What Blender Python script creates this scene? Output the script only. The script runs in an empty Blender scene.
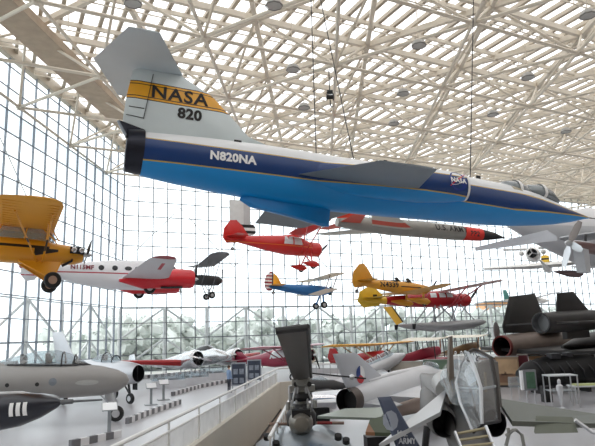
import bpy, bmesh, math, random
from math import sin, cos, tan, radians, pi, sqrt, atan2, hypot
from mathutils import Vector, Matrix
from mathutils.bvhtree import BVHTree
random.seed(7)
SC = bpy.context.scene
COL = SC.collection
V = Vector

# ------------------------------------------------------------------ camera
FPX, CX, CY = 590.0, 297.5, 223.0
PITCH, ROLL, EYE = radians(10.8), radians(1.9), 3.6
FWD = V((0, cos(PITCH), sin(PITCH)))
_r0 = V((1, 0, 0)); _u0 = _r0.cross(FWD)
RIGHT = cos(ROLL)*_r0 - sin(ROLL)*_u0
UP = sin(ROLL)*_r0 + cos(ROLL)*_u0
CAMP = V((0, 0, EYE))
def ray(x, y): return FWD + RIGHT*((x-CX)/FPX) - UP*((y-CY)/FPX)
def at(x, y, depth):                 # a pixel of the photo at a distance along +Y
    d = ray(x, y); return CAMP + d*(depth/d.y)
def atz(x, y, z):                    # a pixel of the photo at a height
    d = ray(x, y); return CAMP + d*((z-EYE)/d.z)
cam = bpy.data.cameras.new('camera'); camo = bpy.data.objects.new('camera', cam); COL.objects.link(camo)
cam.sensor_fit = 'HORIZONTAL'; cam.sensor_width = 36.0; cam.lens = 36.0*FPX/595.0
cam.clip_start = .05; cam.clip_end = 2000
m = Matrix((RIGHT, UP, -FWD)).transposed().to_4x4(); m.translation = CAMP
camo.matrix_world = m
SC.camera = camo
SC.view_settings.view_transform = 'Standard'; SC.view_settings.look = 'None'; SC.view_settings.gamma = 1
SC.view_settings.use_curve_mapping = False
SC.cycles.use_denoising = True

# ------------------------------------------------------------------ materials
MATS = {}
def srgb(r, g, b):
    return tuple(((c/255)/12.92 if c/255 < .04045 else ((c/255+.055)/1.055)**2.4) for c in (r, g, b))
def _new(name):
    mt = bpy.data.materials.new(name); mt.use_nodes = True; nt = mt.node_tree
    return mt, nt, nt.nodes['Principled BSDF']
def mat(name, rgb, rough=.5, metal=0., var=.08, scale=2.5, zones=None, coat=0.):
    """procedural paint: noise-mottled base colour; zones = [(rgb, [half spaces in object coordinates])]"""
    if name in MATS: return MATS[name]
    mt, nt, b = _new(name); N, L = nt.nodes, nt.links
    tc = N.new('ShaderNodeTexCoord'); no = N.new('ShaderNodeTexNoise')
    no.inputs['Scale'].default_value = scale; no.inputs['Detail'].default_value = 5
    L.new(tc.outputs['Object'], no.inputs['Vector'])
    def C(c): return (*srgb(*c), 1)
    col = None
    base = N.new('ShaderNodeRGB'); base.outputs[0].default_value = C(rgb); col = base.outputs[0]
    for zc, conds in (zones or []):
        f = None
        for (a, bb, c, d) in conds:
            dt = N.new('ShaderNodeVectorMath'); dt.operation = 'DOT_PRODUCT'; dt.inputs[1].default_value = (a, bb, c)
            L.new(tc.outputs['Object'], dt.inputs[0])
            g = N.new('ShaderNodeMath'); g.operation = 'GREATER_THAN'; g.inputs[1].default_value = -d
            L.new(dt.outputs['Value'], g.inputs[0])
            if f is None: f = g.outputs[0]
            else:
                mu = N.new('ShaderNodeMath'); mu.operation = 'MULTIPLY'; L.new(f, mu.inputs[0]); L.new(g.outputs[0], mu.inputs[1]); f = mu.outputs[0]
        mx = N.new('ShaderNodeMix'); mx.data_type = 'RGBA'; L.new(f, mx.inputs['Factor']); L.new(col, mx.inputs[6])
        mx.inputs[7].default_value = C(zc); col = mx.outputs[2]
    hs = N.new('ShaderNodeMapRange'); hs.inputs['To Min'].default_value = 1-var*1.6; hs.inputs['To Max'].default_value = 1+var*1.6
    L.new(no.outputs['Fac'], hs.inputs['Value'])
    mm = N.new('ShaderNodeVectorMath'); mm.operation = 'SCALE'; L.new(col, mm.inputs[0]); L.new(hs.outputs[0], mm.inputs['Scale'])
    L.new(mm.outputs[0], b.inputs['Base Color'])
    b.inputs['Roughness'].default_value = rough; b.inputs['Metallic'].default_value = metal
    if coat: b.inputs['Coat Weight'].default_value = coat; b.inputs['Coat Roughness'].default_value = .15
    MATS[name] = mt; return mt
def glass_mat(name, tint=(245, 250, 252), refl=.04, haze=0., rough=.02, trans=False):
    if name in MATS: return MATS[name]
    mt = bpy.data.materials.new(name); mt.use_nodes = True; nt = mt.node_tree; N, L = nt.nodes, nt.links
    N.clear(); out = N.new('ShaderNodeOutputMaterial')
    tr = N.new('ShaderNodeBsdfTransparent'); tr.inputs[0].default_value = (*srgb(*tint), 1)
    gl = N.new('ShaderNodeBsdfGlossy'); gl.inputs['Roughness'].default_value = rough
    fr = N.new('ShaderNodeLayerWeight'); fr.inputs['Blend'].default_value = .5
    pw = N.new('ShaderNodeMath'); pw.operation = 'POWER'; pw.inputs[1].default_value = 5.; L.new(fr.outputs['Facing'], pw.inputs[0])
    ad = N.new('ShaderNodeMath'); ad.operation = 'MULTIPLY_ADD'; ad.inputs[1].default_value = .35; ad.inputs[2].default_value = refl; ad.use_clamp = True
    L.new(pw.outputs[0], ad.inputs[0])
    mx = N.new('ShaderNodeMixShader'); L.new(ad.outputs[0], mx.inputs[0]); L.new(tr.outputs[0], mx.inputs[1]); L.new(gl.outputs[0], mx.inputs[2])
    last = mx
    if haze:
        df = N.new('ShaderNodeBsdfTranslucent' if trans else 'ShaderNodeBsdfDiffuse'); df.inputs[0].default_value = (.9, .9, .9, 1)
        tc = N.new('ShaderNodeTexCoord'); no = N.new('ShaderNodeTexNoise'); no.inputs['Scale'].default_value = 2
        L.new(tc.outputs['Object'], no.inputs['Vector'])
        mr = N.new('ShaderNodeMapRange'); mr.inputs['To Min'].default_value = haze*.6; mr.inputs['To Max'].default_value = haze*1.4
        L.new(no.outputs['Fac'], mr.inputs['Value'])
        m2 = N.new('ShaderNodeMixShader'); L.new(mr.outputs[0], m2.inputs[0]); L.new(mx.outputs[0], m2.inputs[1]); L.new(df.outputs[0], m2.inputs[2]); last = m2
    L.new(last.outputs[0], out.inputs[0]); MATS[name] = mt; return mt

# ------------------------------------------------------------------ mesh builder
class MB:
    def __init__(s): s.v = []; s.f = []; s.m = []
    def face(s, idx, mi=0): s.f.append(tuple(idx)); s.m.append(mi)
    def quad(s, a, b, c, d, mi=0):
        n = len(s.v); s.v += [V(a), V(b), V(c), V(d)]; s.face((n, n+1, n+2, n+3), mi); return s
    def rings(s, rings, mi=0, cap0=True, cap1=True, closed=True):
        n0 = len(s.v); k = len(rings[0])
        for r in rings: s.v += [V(p) for p in r]
        for i in range(len(rings)-1):
            for j in range(k if closed else k-1):
                a = n0+i*k+j; b = n0+i*k+(j+1) % k
                s.face((a, b, b+k, a+k), mi)
        if cap0: s.face([n0+j for j in range(k)][::-1], mi)
        if cap1: s.face([n0+(len(rings)-1)*k+j for j in range(k)], mi)
        return s
    def box(s, c, size, R=None, mi=0):
        x, y, z = size[0]/2, size[1]/2, size[2]/2
        P = [V((i, j, k)) for k in (-z, z) for (i, j) in ((-x, -y), (x, -y), (x, y), (-x, y))]
        if R is not None: P = [R @ p for p in P]
        P = [p+V(c) for p in P]; n = len(s.v); s.v += P
        for q in ((3, 2, 1, 0), (4, 5, 6, 7), (0, 1, 5, 4), (1, 2, 6, 5), (2, 3, 7, 6), (3, 0, 4, 7)): s.face([n+i for i in q], mi)
        return s
    def bar(s, p, q, w, h, mi=0, up=(0, 0, 1)):       # rectangular bar p->q
        p, q = V(p), V(q); d = (q-p).normalized(); u = V(up)
        if abs(d.dot(u)) > .98: u = V((0, 1, 0))
        sd = d.cross(u).normalized(); u = sd.cross(d)
        R = [[p+sd*a*w/2+u*b*h/2 for (a, b) in ((-1, -1), (1, -1), (1, 1), (-1, 1))], [q+sd*a*w/2+u*b*h/2 for (a, b) in ((-1, -1), (1, -1), (1, 1), (-1, 1))]]
        return s.rings(R, mi)
    def tube(s, p, q, r0, r1=None, n=8, mi=0, cap=True):
        p, q = V(p), V(q); r1 = r0 if r1 is None else r1; d = (q-p).normalized()
        u = V((0, 0, 1)) if abs(d.z) < .9 else V((1, 0, 0)); a = d.cross(u).normalized(); b = a.cross(d)
        ring = lambda c, r: [c+(a*cos(2*pi*i/n)+b*sin(2*pi*i/n))*r for i in range(n)]
        return s.rings([ring(p, r0), ring(q, r1)], mi, cap, cap)
    def path(s, pts, r, n=6, mi=0):
        pts = [V(p) for p in pts]; rr = []
        for i, p in enumerate(pts):
            d = (pts[min(i+1, len(pts)-1)]-pts[max(i-1, 0)]).normalized()
            u = V((0, 0, 1)) if abs(d.z) < .9 else V((1, 0, 0)); a = d.cross(u).normalized(); b = a.cross(d)
            rad = r[i] if isinstance(r, (list, tuple)) else r
            rr.append([p+(a*cos(2*pi*k/n)+b*sin(2*pi*k/n))*rad for k in range(n)])
        return s.rings(rr, mi)
    def lathe(s, c, axis, prof, n=20, mi=0, cap0=True, cap1=True):   # prof: [(t along axis, radius)]
        c = V(c); d = V(axis).normalized(); u = V((0, 0, 1)) if abs(d.z) < .9 else V((1, 0, 0)); a = d.cross(u).normalized(); b = a.cross(d)
        return s.rings([[c+d*t+(a*cos(2*pi*i/n)+b*sin(2*pi*i/n))*max(r, 1e-4) for i in range(n)] for t, r in prof], mi, cap0, cap1)
    def ball(s, c, r, n=12, mi=0, sq=(1, 1, 1)):
        c = V(c); return s.rings([[c+V((sq[0]*r*sin(t)*cos(2*pi*i/n), sq[1]*r*sin(t)*sin(2*pi*i/n), -sq[2]*r*cos(t))) for i in range(n)] for t in [pi*(k+.02)/(n//2) if k == 0 else pi*(k-.02*(k == n//2))/(n//2) for k in range(n//2+1)]], mi)
    def loft(s, secs, n=24, mi=0, cap0=True, cap1=True):
        """fuselage along x; section = (x, y centre, z centre, half width, half height up, half height down, exponent)"""
        R = []
        for q in secs:
            x, yc, zc, w, hu, hd = q[:6]; e = q[6] if len(q) > 6 else 2.
            ring = []
            for i in range(n):
                t = 2*pi*i/n; cc, ss = cos(t), sin(t)
                ring.append(V((x, yc+w*math.copysign(abs(cc)**(2/e), cc), zc+(hu if ss > 0 else hd)*math.copysign(abs(ss)**(2/e), ss))))
            R.append(ring)
        return s.rings(R, mi, cap0, cap1)
    def wing(s, st, n=7, mi=0):
        """stations (x leading edge, y, z, chord, thickness)"""
        tt = [0, .02, .08, .25, .5, .8, 1.]
        yt = [0, .28, .62, 1., .85, .36, .02]
        R = []
        for x, y, z, c, th in st:
            up = [V((x-c*t, y, z+th*.62*h)) for t, h in zip(tt, yt)]
            dn = [V((x-c*t, y, z-th*.38*h)) for t, h in zip(tt[1:-1], yt[1:-1])][::-1]
            R.append(up+[V((x-c, y, z-.01*th))]+dn)
        return s.rings(R, mi)
    def fin(s, pts, th, y=0., taper=1., mi=0, bev=.5):
        """plate in the xz plane with a lens section: outline pts (x, z) at y"""
        cx = sum(p[0] for p in pts)/len(pts); cz = sum(p[1] for p in pts)/len(pts)
        sh = lambda k: [(cx+(px-cx)*k, cz+(pz-cz)*k) for px, pz in pts]
        R = [[V((a, y-th/2, b)) for a, b in sh(.86)], [V((a, y-th/2*.25, b)) for a, b in pts], [V((a, y+th/2*.25, b)) for a, b in pts], [V((a, y+th/2, b)) for a, b in sh(.86)]]
        return s.rings(R, mi)
    def poly(s, pts, t=(0, 0, 1), mi=0):               # prism: outline + extrusion vector
        t = V(t); return s.rings([[V(p) for p in pts], [V(p)+t for p in pts]], mi)
    def xf(s, M):
        s.v = [M @ p for p in s.v]; return s
    def mesh(s, name, mats, smooth=True):
        me = bpy.data.meshes.new(name); me.from_pydata([tuple(p) for p in s.v], [], s.f)
        bm = bmesh.new(); bm.from_mesh(me); bmesh.ops.recalc_face_normals(bm, faces=bm.faces); bm.to_mesh(me); bm.free()
        for mt in (mats if isinstance(mats, (list, tuple)) else [mats]): me.materials.append(mt)
        me.polygons.foreach_set('material_index', s.m)
        if smooth:
            me.polygons.foreach_set('use_smooth', [True]*len(me.polygons)); me.set_sharp_from_angle(angle=radians(38))
        me.update(); return me
def O(name, mb, mats, parent=None, smooth=True, **props):
    o = bpy.data.objects.new(name, mb.mesh(name, mats, smooth)); COL.objects.link(o)
    if parent is not None: o.parent = parent
    for k, v in props.items(): o[k] = v
    return o
def tag(o, label, cat, group=None):
    o['label'] = label; o['category'] = cat
    if group: o['group'] = group
    return o
def thing(name, label, cat, M=None, group=None):
    o = bpy.data.objects.new(name, None); COL.objects.link(o); o.empty_display_size = .3
    if M is not None: o.matrix_world = M if isinstance(M, Matrix) else Matrix.Translation(M)
    return tag(o, label, cat, group)
def struct(name, mb, mats, parent=None, smooth=False):
    o = O(name, mb, mats, parent, smooth)
    if parent is None: o['kind'] = 'structure'
    return o
def copy_tree(o, parent=None):
    c = o.copy(); COL.objects.link(c)
    if parent is not None: c.parent = parent
    for ch in list(o.children): copy_tree(ch, c)
    return c
def axes(o, f, roll=0.):
    f = f.normalized(); l = V((0, 0, 1)).cross(f).normalized(); u = f.cross(l)
    l2 = cos(roll)*l+sin(roll)*u; u2 = f.cross(l2)
    M = Matrix((f, l2, u2)).transposed().to_4x4(); M.translation = o; return M
def head(yaw, pitch=0.): return V((sin(yaw)*cos(pitch), cos(yaw)*cos(pitch), sin(pitch)))
def pose(nose, tail, L, yaw, roll=0.):
    """frame (x forward, y left, z up, origin at the nose) of a craft of length L heading yaw degrees"""
    yaw = radians(yaw); r1, r2 = ray(*nose), ray(*tail); n = V((cos(yaw), -sin(yaw), 0))
    k = r1.dot(n)/r2.dot(n); d = L/(r1-k*r2).length
    a, b = CAMP+d*r1, CAMP+d*k*r2
    M = axes(a, a-b, radians(roll))
    print('POSE', nose, 'nose', tuple(round(c, 1) for c in a), 'tail', tuple(round(c, 1) for c in b), 'dot', round((a-b).dot(head(yaw)), 2))
    return M
def posex(nose, tail, L, yaw, s, roll=0.): return pose(nose, tail, L*s, yaw, roll) @ Matrix.Scale(s, 4)
def pose_at(px, depth, yaw, pitch=0., roll=0.):
    return axes(at(px[0], px[1], depth), head(radians(yaw), radians(pitch)), radians(roll))
def text_mb(txt, size, space=1.0, ex=0.):
    cu = bpy.data.curves.new('lettering', 'FONT'); cu.body = txt; cu.size = size; cu.space_character = space; cu.align_x = 'CENTER'; cu.align_y = 'CENTER'
    cu.offset = ex; cu.resolution_u = 3
    ob = bpy.data.objects.new('lettering', cu); COL.objects.link(ob)
    bpy.context.view_layer.update()
    me = bpy.data.meshes.new_from_object(ob.evaluated_get(bpy.context.evaluated_depsgraph_get()))
    mb = MB(); mb.v = [v.co.copy() for v in me.vertices]
    for p in me.polygons: mb.face(list(p.vertices))
    bpy.data.objects.remove(ob); bpy.data.curves.remove(cu); bpy.data.meshes.remove(me)
    return mb
def tree_of(objs):
    vs, fs = [], []
    for o in objs:
        n = len(vs); vs += [v.co.copy() for v in o.data.vertices]; fs += [[n+i for i in p.vertices] for p in o.data.polygons]
    return BVHTree.FromPolygons(vs, fs)
def decal(name, mb, mt, parent, targets, x, z, side=-1, eps=.012, rot=0., sx=1., **props):
    """lay flat (u, v) lettering on the starboard (-1) / port (+1) flank at (x, z)"""
    tr = tree_of(targets); out = []
    ca, sa = cos(rot), sin(rot)
    for p in mb.v:
        u, w = (p.x*ca-p.y*sa)*sx, p.x*sa+p.y*ca
        q = V((x-side*u, side*20, z+w)); h = tr.ray_cast(q, V((0, -side, 0)))[0]
        out.append(V((q.x, (h.y if h else 0)+side*eps, q.z)))
    mb.v = out
    return O(name, mb, mt, parent, False, **props)
def ngon(r, n=24, sq=1.): 
    mb = MB(); mb.v = [V((0, 0, 0))]+[V((r*cos(2*pi*i/n), sq*r*sin(2*pi*i/n), 0)) for i in range(n)]
    for i in range(n): mb.face((0, 1+i, 1+(i+1) % n))
    return mb
def gq(x0, x1, z0, z1, n=8, sl=0.):
    mb = MB()
    for i in range(n+1):
        z = z0+(z1-z0)*i/n; k = sl*i/n
        for j in range(4): mb.v.append(V((x0+k+(x1-x0-2*k)*j/3, z, 0)))
    for i in range(n):
        for j in range(3): a = i*4+j; mb.face((a, a+1, a+5, a+4))
    return mb
def ribbon(pts, w):
    mb = MB(); L_ = []
    pts = [V((p[0], p[1], 0)) for p in pts]
    for i, p in enumerate(pts):
        d = (pts[min(i+1, len(pts)-1)]-pts[max(i-1, 0)]).normalized(); n = V((-d.y, d.x, 0)); ww = w[i] if isinstance(w, list) else w
        mb.v += [p+n*ww/2, p-n*ww/2]
    for i in range(len(pts)-1): mb.face((2*i, 2*i+1, 2*i+3, 2*i+2))
    return mb

# ------------------------------------------------------------------ palette
white = mat('white_paint', (232, 232, 230), .35, coat=.2)
steel = mat('painted_steel', (214, 205, 190), .55, var=.05)
steel_dark = mat('purlin_steel', (176, 166, 150), .6)
mull = mat('mullion_aluminium', (92, 100, 108), .5, .1)
black = mat('black_rubber', (22, 22, 24), .6)
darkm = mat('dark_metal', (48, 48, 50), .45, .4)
grey = mat('grey_paint', (150, 156, 160), .45)
silver = mat('bare_aluminium', (200, 202, 205), .3, .75)
chrome = mat('polished_metal', (225, 225, 228), .15, .95)
glassw = glass_mat('window_glass')
canopyg = glass_mat('canopy_glass', (215, 225, 230), .1, .12)
# ------------------------------------------------------------------ the hall
w = bpy.data.worlds.new('overcast_sky'); SC.world = w; w.use_nodes = True
_n, _l = w.node_tree.nodes, w.node_tree.links
bg = _n['Background']; bg.inputs['Strength'].default_value = 2.25
tc = _n.new('ShaderNodeTexCoord'); sp = _n.new('ShaderNodeSeparateXYZ'); _l.new(tc.outputs['Generated'], sp.inputs[0])
rp = _n.new('ShaderNodeValToRGB'); _l.new(sp.outputs['Z'], rp.inputs[0])
rp.color_ramp.elements[0].position = .0; rp.color_ramp.elements[0].color = (.86, .9, .93, 1)
rp.color_ramp.elements[1].position = .5; rp.color_ramp.elements[1].color = (1, 1, 1, 1)
_l.new(rp.outputs[0], bg.inputs['Color'])
SC.view_settings.exposure = 0.0

YL, YB = radians(4.7), radians(63.0)
dL, dB = head(YL), head(YB)
CORNER = at(121, 330, 65.); CORNER.z = 0
ROOFZ, CHZ = 26.0, 21.5
LLEN, BLEN = 64., 112.
def wallpt(d, t, z): return V((CORNER.x+d.x*t, CORNER.y+d.y*t, z))
ROW = 1.72
def glass_wall(name, d, length, step, fin_depth, wd, brace_every):
    nrm = V((d.y, -d.x, 0))
    if nrm.dot(V((0, 20, 0))-CORNER) < 0: nrm = -nrm
    fr = MB(); n = int(length/step)
    for i in range(n+1):
        p = wallpt(d, i*step, 0); fr.bar(p, p+V((0, 0, ROOFZ)), wd, fin_depth, up=nrm)
    for k in range(0, int(ROOFZ/ROW)+1):
        z = .35+k*ROW; fr.bar(wallpt(d, 0, z), wallpt(d, length, z), .1, .08)
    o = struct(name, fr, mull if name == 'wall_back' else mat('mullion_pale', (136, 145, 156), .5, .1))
    g = MB(); a, b = wallpt(d, 0, .2)-nrm*.06, wallpt(d, length, .2)-nrm*.06
    g.quad(a, b, b+V((0, 0, ROOFZ-.2)), a+V((0, 0, ROOFZ-.2)))
    struct('window_pane', g, glassw, o)
    br = MB()                                                     # white bracing trusses outside the glass
    for i in range(0, n-3, brace_every):
        for lev in (0, 1):
            z0, z1 = .35+lev*ROW*2, .35+(lev+1)*ROW*2
            c = brace_every//2
            A = wallpt(d, i*step, z0)-nrm*.9; Bm = wallpt(d, (i+c)*step, z1)-nrm*.9; Cc = wallpt(d, (i+2*c)*step, z0)-nrm*.9
            br.tube(A, Bm, .13, n=6); br.tube(Bm, Cc, .13, n=6)
        for j in (i, i+brace_every//2):
            p = wallpt(d, j*step, 0)-nrm*.9; br.tube(p, p+V((0, 0, ROW*4+.3)), .2, n=8)
    for k in (2, 4): br.bar(wallpt(d, 0, .3+k*ROW)-nrm*.9, wallpt(d, length, .3+k*ROW)-nrm*.9, .12, .12)
    for i in range(0, n-7, 8):                                     # slender roof-high wind braces
        br.tube(wallpt(d, i*step, ROW*7)-nrm*.5, wallpt(d, (i+4)*step, ROW*11)-nrm*.5, .05, n=5)
        br.tube(wallpt(d, (i+8)*step, ROW*7)-nrm*.5, wallpt(d, (i+4)*step, ROW*11)-nrm*.5, .05, n=5)
    struct('brace', br, white, o)
    return nrm
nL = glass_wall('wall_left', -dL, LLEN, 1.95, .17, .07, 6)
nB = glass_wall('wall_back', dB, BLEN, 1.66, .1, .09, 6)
# grey tinted clerestory panes high in the left wall
tint = glass_mat('tinted_glass', (206, 213, 219), .05); tm = MB()
for i in list(range(1, 8))+list(range(9, 20)):
    a = wallpt(-dL, i*1.95+.06, .35+ROW*11)+nL*.02; b = wallpt(-dL, (i+1)*1.95-.06, .35+ROW*11)+nL*.02
    tm.quad(a, b, b+V((0, 0, ROW*.96)), a+V((0, 0, ROW*.96)))
struct('window_1', tm, tint)
# floor
fl = MB()
A = wallpt(-dL, LLEN, 0); B = wallpt(dB, BLEN, 0)
fl.poly([V((CORNER.x, CORNER.y, -.3)), V((B.x, B.y, -.3)), V((B.x+10, -12, -.3)), V((A.x, -12, -.3))], (0, 0, .3))
floor_m = mat('polished_concrete', (172, 172, 176), .28, var=.06, scale=.35)
struct('floor', fl, floor_m)
ext = MB(); ext.box((0, 120, -.6), (900, 700, .4)); struct('ground', ext, mat('outdoor_concrete', (205, 208, 205), .9, var=.1, scale=.05))
# trees outside the glass
tr = MB(); rnd = random.Random(3)
def blob(c, r):
    n0 = len(tr.v); tr.ball(c, r, 10, sq=(1, 1, .9))
    for i in range(n0, len(tr.v)): tr.v[i] += V((rnd.uniform(-.3, .3), rnd.uniform(-.3, .3), rnd.uniform(-.3, .3)))*r
for t in range(-4, 130, 2):
    crown = 5.6+1.1*sin(t*.31)+.8*sin(t*.83)
    for k in range(24):
        p = wallpt(dB, t+rnd.uniform(-2, 2), 0)-nB*rnd.uniform(12, 26); r = rnd.uniform(.5, 1.2); blob((p.x, p.y, rnd.uniform(.4, max(1.5, crown))), r)
for t in range(0, 60, 3):
    for k in range(4):
        p = wallpt(-dL, t+rnd.uniform(-2, 2), 0)-nL*rnd.uniform(20, 36); r = rnd.uniform(.6, 1.4); blob((p.x, p.y, rnd.uniform(.3, 2.6)), r)
to = O('hedgerow_foliage', tr, mat('foliage', (222, 227, 222), .9, var=.14, scale=.5)); to['kind'] = 'stuff'; to['label'] = 'pale green trees outside the glass wall'; to['category'] = 'trees'

# ------------------------------------------------------------------ roof: triangulated space frame, purlins, skylights
ce = MB(); SP = 9.3
aa = V((sin(radians(62)), cos(radians(62)), 0))*SP; bb = V((sin(radians(2)), cos(radians(2)), 0))*SP
org = atz(473, 23, CHZ); org.z = 0
def inside(p, mrg=0.):
    return (V((p.x, p.y, 0))-CORNER).dot(nB) > mrg and (V((p.x, p.y, 0))-CORNER).dot(nL) > mrg and p.y > -10 and p.x < 78
off = (aa+bb)/3
TOPZ = 25.2
bot, top = {}, {}
for i in range(-14, 16):
    for j in range(-16, 20):
        p = org+aa*i+bb*j
        if inside(p, -2.5): bot[i, j] = V((p.x, p.y, CHZ))
        q = p+off
        if inside(q, -2.): top[i, j] = V((q.x, q.y, TOPZ))
nodes = MB()
for (i, j), p in bot.items():
    for d in ((1, 0), (0, 1), (1, -1)):
        q = bot.get((i+d[0], j+d[1]))
        if q: ce.tube(p, q, .115, n=6, cap=False)
    nodes.ball(p, .27, 8)
    for d in ((0, 0), (-1, 0), (0, -1)):
        q = top.get((i+d[0], j+d[1]))
        if q: ce.tube(p, q, .1, n=6, cap=False)
for (i, j), p in top.items():
    for d in ((1, 0), (0, 1), (1, -1)):
        q = top.get((i+d[0], j+d[1]))
        if q: ce.bar(p, q, .3, .42)
    nodes.ball(p, .3, 8)
    for d in ((1, 0), (0, 1), (1, -1)):                              # slim sub-struts from mid chord to deck
        q = top.get((i+d[0], j+d[1]))
        if q: mmid = (p+q)/2; ce.tube(mmid, mmid+V((0, 0, -1.2)), .035, n=4)
ceil = struct('ceiling', ce, steel)
struct('node', nodes, steel, ceil)
# secondary beams parallel to the back wall, purlins square to it
sec = MB(); pur = MB(); gl = MB()
ux = dB.copy(); vx = -nB
def span_clip(base, d, lo=-160, hi=160, step=.5):
    t = lo; s0 = None; last = None
    while t <= hi:
        ok = inside(base+d*t, 0.)
        if ok and s0 is None: s0 = t
        if ok: last = t
        t += step
    return (s0, last) if s0 is not None and last-s0 > 1 else None
k = 1.0
while k < 130:
    base = CORNER-vx*k
    r = span_clip(base, ux)
    if r:
        p, q = base+ux*r[0], base+ux*r[1]
        sec.bar((p.x, p.y, TOPZ+.25), (q.x, q.y, TOPZ+.25), .16, .3)
        sec.bar((p.x, p.y, TOPZ-.25), (q.x, q.y, TOPZ-.25), .07, .07)
        t = r[0]
        while t < r[1]:
            c = base+ux*t; sec.bar((c.x, c.y, TOPZ-.25), (c.x, c.y, TOPZ+.2), .05, .05); t += 2.4
    k += 4.2
t = -60.
while t < 150:
    base = CORNER+ux*t; r = span_clip(base, nB)
    if r:
        p, q = base+nB*r[0], base+nB*r[1]
        pur.bar((p.x, p.y, TOPZ+.58), (q.x, q.y, TOPZ+.58), .26, .3)
    t += 1.3
struct('secondary_beam', sec, steel, ceil); struct('purlin', pur, steel_dark, ceil)
# skylight sheet
c0, c1, c2, c3 = CORNER, wallpt(dB, BLEN, 0), V((80, -12, 0)), V((A.x, -12, 0))
gl.quad(*[V((c.x, c.y, ROOFZ)) for c in (c0, c1, c2, c3)])
struct('skylight', gl, glass_mat('skylight_glass', (252, 252, 253), .0, .2, trans=True), ceil)
# eaves along both walls and the beige maintenance walkway under the roof
ev = MB()
ev.bar(wallpt(-dL, -1, 25.6), wallpt(-dL, LLEN, 25.6), .5, 1.0); ev.bar(wallpt(dB, -1, 25.6), wallpt(dB, BLEN, 25.6), .5, 1.0)
struct('trim_1', ev, steel_dark)
cw = MB(); P0 = atz(60, 62, 23.6)
cs = MB()
for (sx, z0, wdt, h) in ((0, 0, 2.0, .12), (-1.05, .25, .12, .6), (1.05, .25, .12, .6)):
    sd = V((cos(YL), -sin(YL), 0))
    pa = P0+sd*sx+V((0, 0, z0))-dL*26; pb = P0+sd*sx+V((0, 0, z0))+dL*36
    cw.bar(pa, pb, wdt, h)
struct('trim_2', cw, mat('walkway_underside', (176, 158, 138), .7, var=.15, scale=1.5))

# solid walls behind the camera and on the right
sw_ = mat('hall_wall', (150, 142, 132), .8, 0, .06, .3)
struct('wall_near', MB().box(((A.x+82)/2, -12.2, 13), (82-A.x+2, .4, 26)), sw_)
struct('wall_right', MB().box((80.2, (B.y-12)/2, 13), (.4, B.y+12, 26)), sw_)

ob = at(494, 320, 122.); bl_ = thing('building', 'orange building outside the back glass wall, left of the black jet fin', 'building', Matrix.Translation((ob.x, ob.y, -.4)))
hb_ = at(494, 303, 122.).z+.4
O('wall', MB().box((0, 0, hb_/2), (5.2, 6, hb_)), mat('orange_render', (226, 168, 122), .8), bl_)
O('roof', MB().box((0, 0, hb_+.15), (5.6, 6.4, .3)), grey, bl_)
O('window', MB().box((0, -3.02, hb_*.55), (1.8, .1, 1.2)), mat('dark_window', (30, 32, 38), .1), bl_)
# ------------------------------------------------------------------ white, navy and light blue research jet hanging across the hall
fA = head(radians(69.4), radians(-4.1)); 
oA = V((10.064, 20.008, 6.555+EYE-2.9))
MJ = axes(oA, fA, radians(-4.1))
jet = thing('research_jet', 'white, navy and light blue jet with a yellow NASA fin band, hanging in front', 'airplane', MJ)
NAVY, SKY, GOLD = (0, 52, 112), (0, 142, 216), (196, 164, 74)
def livery(nm):
    return mat(nm, (226, 228, 230), .35, 0, .04, 1.2, coat=.15, zones=[
        (GOLD, [(0, 0, -1, .30), (-.095, 0, -1, .02)]),
        (NAVY, [(0, 0, -1, .27), (-.085, 0, -1, .0)]),
        (GOLD, [(0, 0, -1, -.27)]), (GOLD, [(.08, 0, -1, .03)]),
        (SKY, [(0, 0, -1, -.30)]), (SKY, [(.085, 0, -1, .0)]),
        ((150, 140, 110), [(1, 0, 0, 3.55), (-1, 0, 0, -3.15), (0, 0, 1, -.42), (0, 0, -1, .58), (0, -1, 0, 0)])])
lv = livery('jet_livery')
fs = MB().loft([(.02, 0, 0, .01, .01, .01), (-.25, 0, 0, .07, .08, .07), (-.8, 0, -.01, .2, .2, .22), (-1.6, 0, 0, .36, .38, .4), (-2.4, 0, .0, .5, .58, .52),
    (-3.4, 0, 0, .6, .72, .64), (-4.6, 0, 0, .66, .76, .72), (-6, 0, 0, .7, .78, .76), (-8, 0, 0, .72, .76, .84), (-10, 0, 0, .72, .76, .88), (-11.6, 0, .02, .7, .76, .84),
    (-13, 0, .04, .66, .7, .78), (-14.2, 0, .06, .62, .62, .7), (-15.05, 0, .08, .57, .54, .62)], 36)
fus = O('fuselage', fs, lv, jet)
ins = []
for s in (-1, 1):
    im = MB().loft([(-5.75, s*.86, .06, .30, .4, .42), (-6.3, s*.82, .05, .38, .46, .5), (-7.2, s*.74, .02, .44, .5, .56), (-8.6, s*.62, 0, .4, .46, .55), (-10.4, s*.42, 0, .3, .4, .5)], 24, cap0=False)
    io = O('air_intake', im, lv, jet); ins.append(io)
    cn = MB().lathe((-5.45, s*.84, .06), (-1, 0, 0), [(0, .01), (.35, .13), (1.0, .24)], 16)
    O('shock_cone', cn, darkm, io)
    O('intake_throat', MB().loft([(-5.8, s*.86, .06, .29, .39, .41), (-6.4, s*.84, .05, .3, .4, .42)], 20, cap0=False), black, io)
    O('intake_lip', MB().loft([(-5.72, s*.86, .06, .305, .405, .425), (-5.8, s*.86, .06, .315, .415, .435)], 24, cap0=False, cap1=False), white, io)
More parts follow.
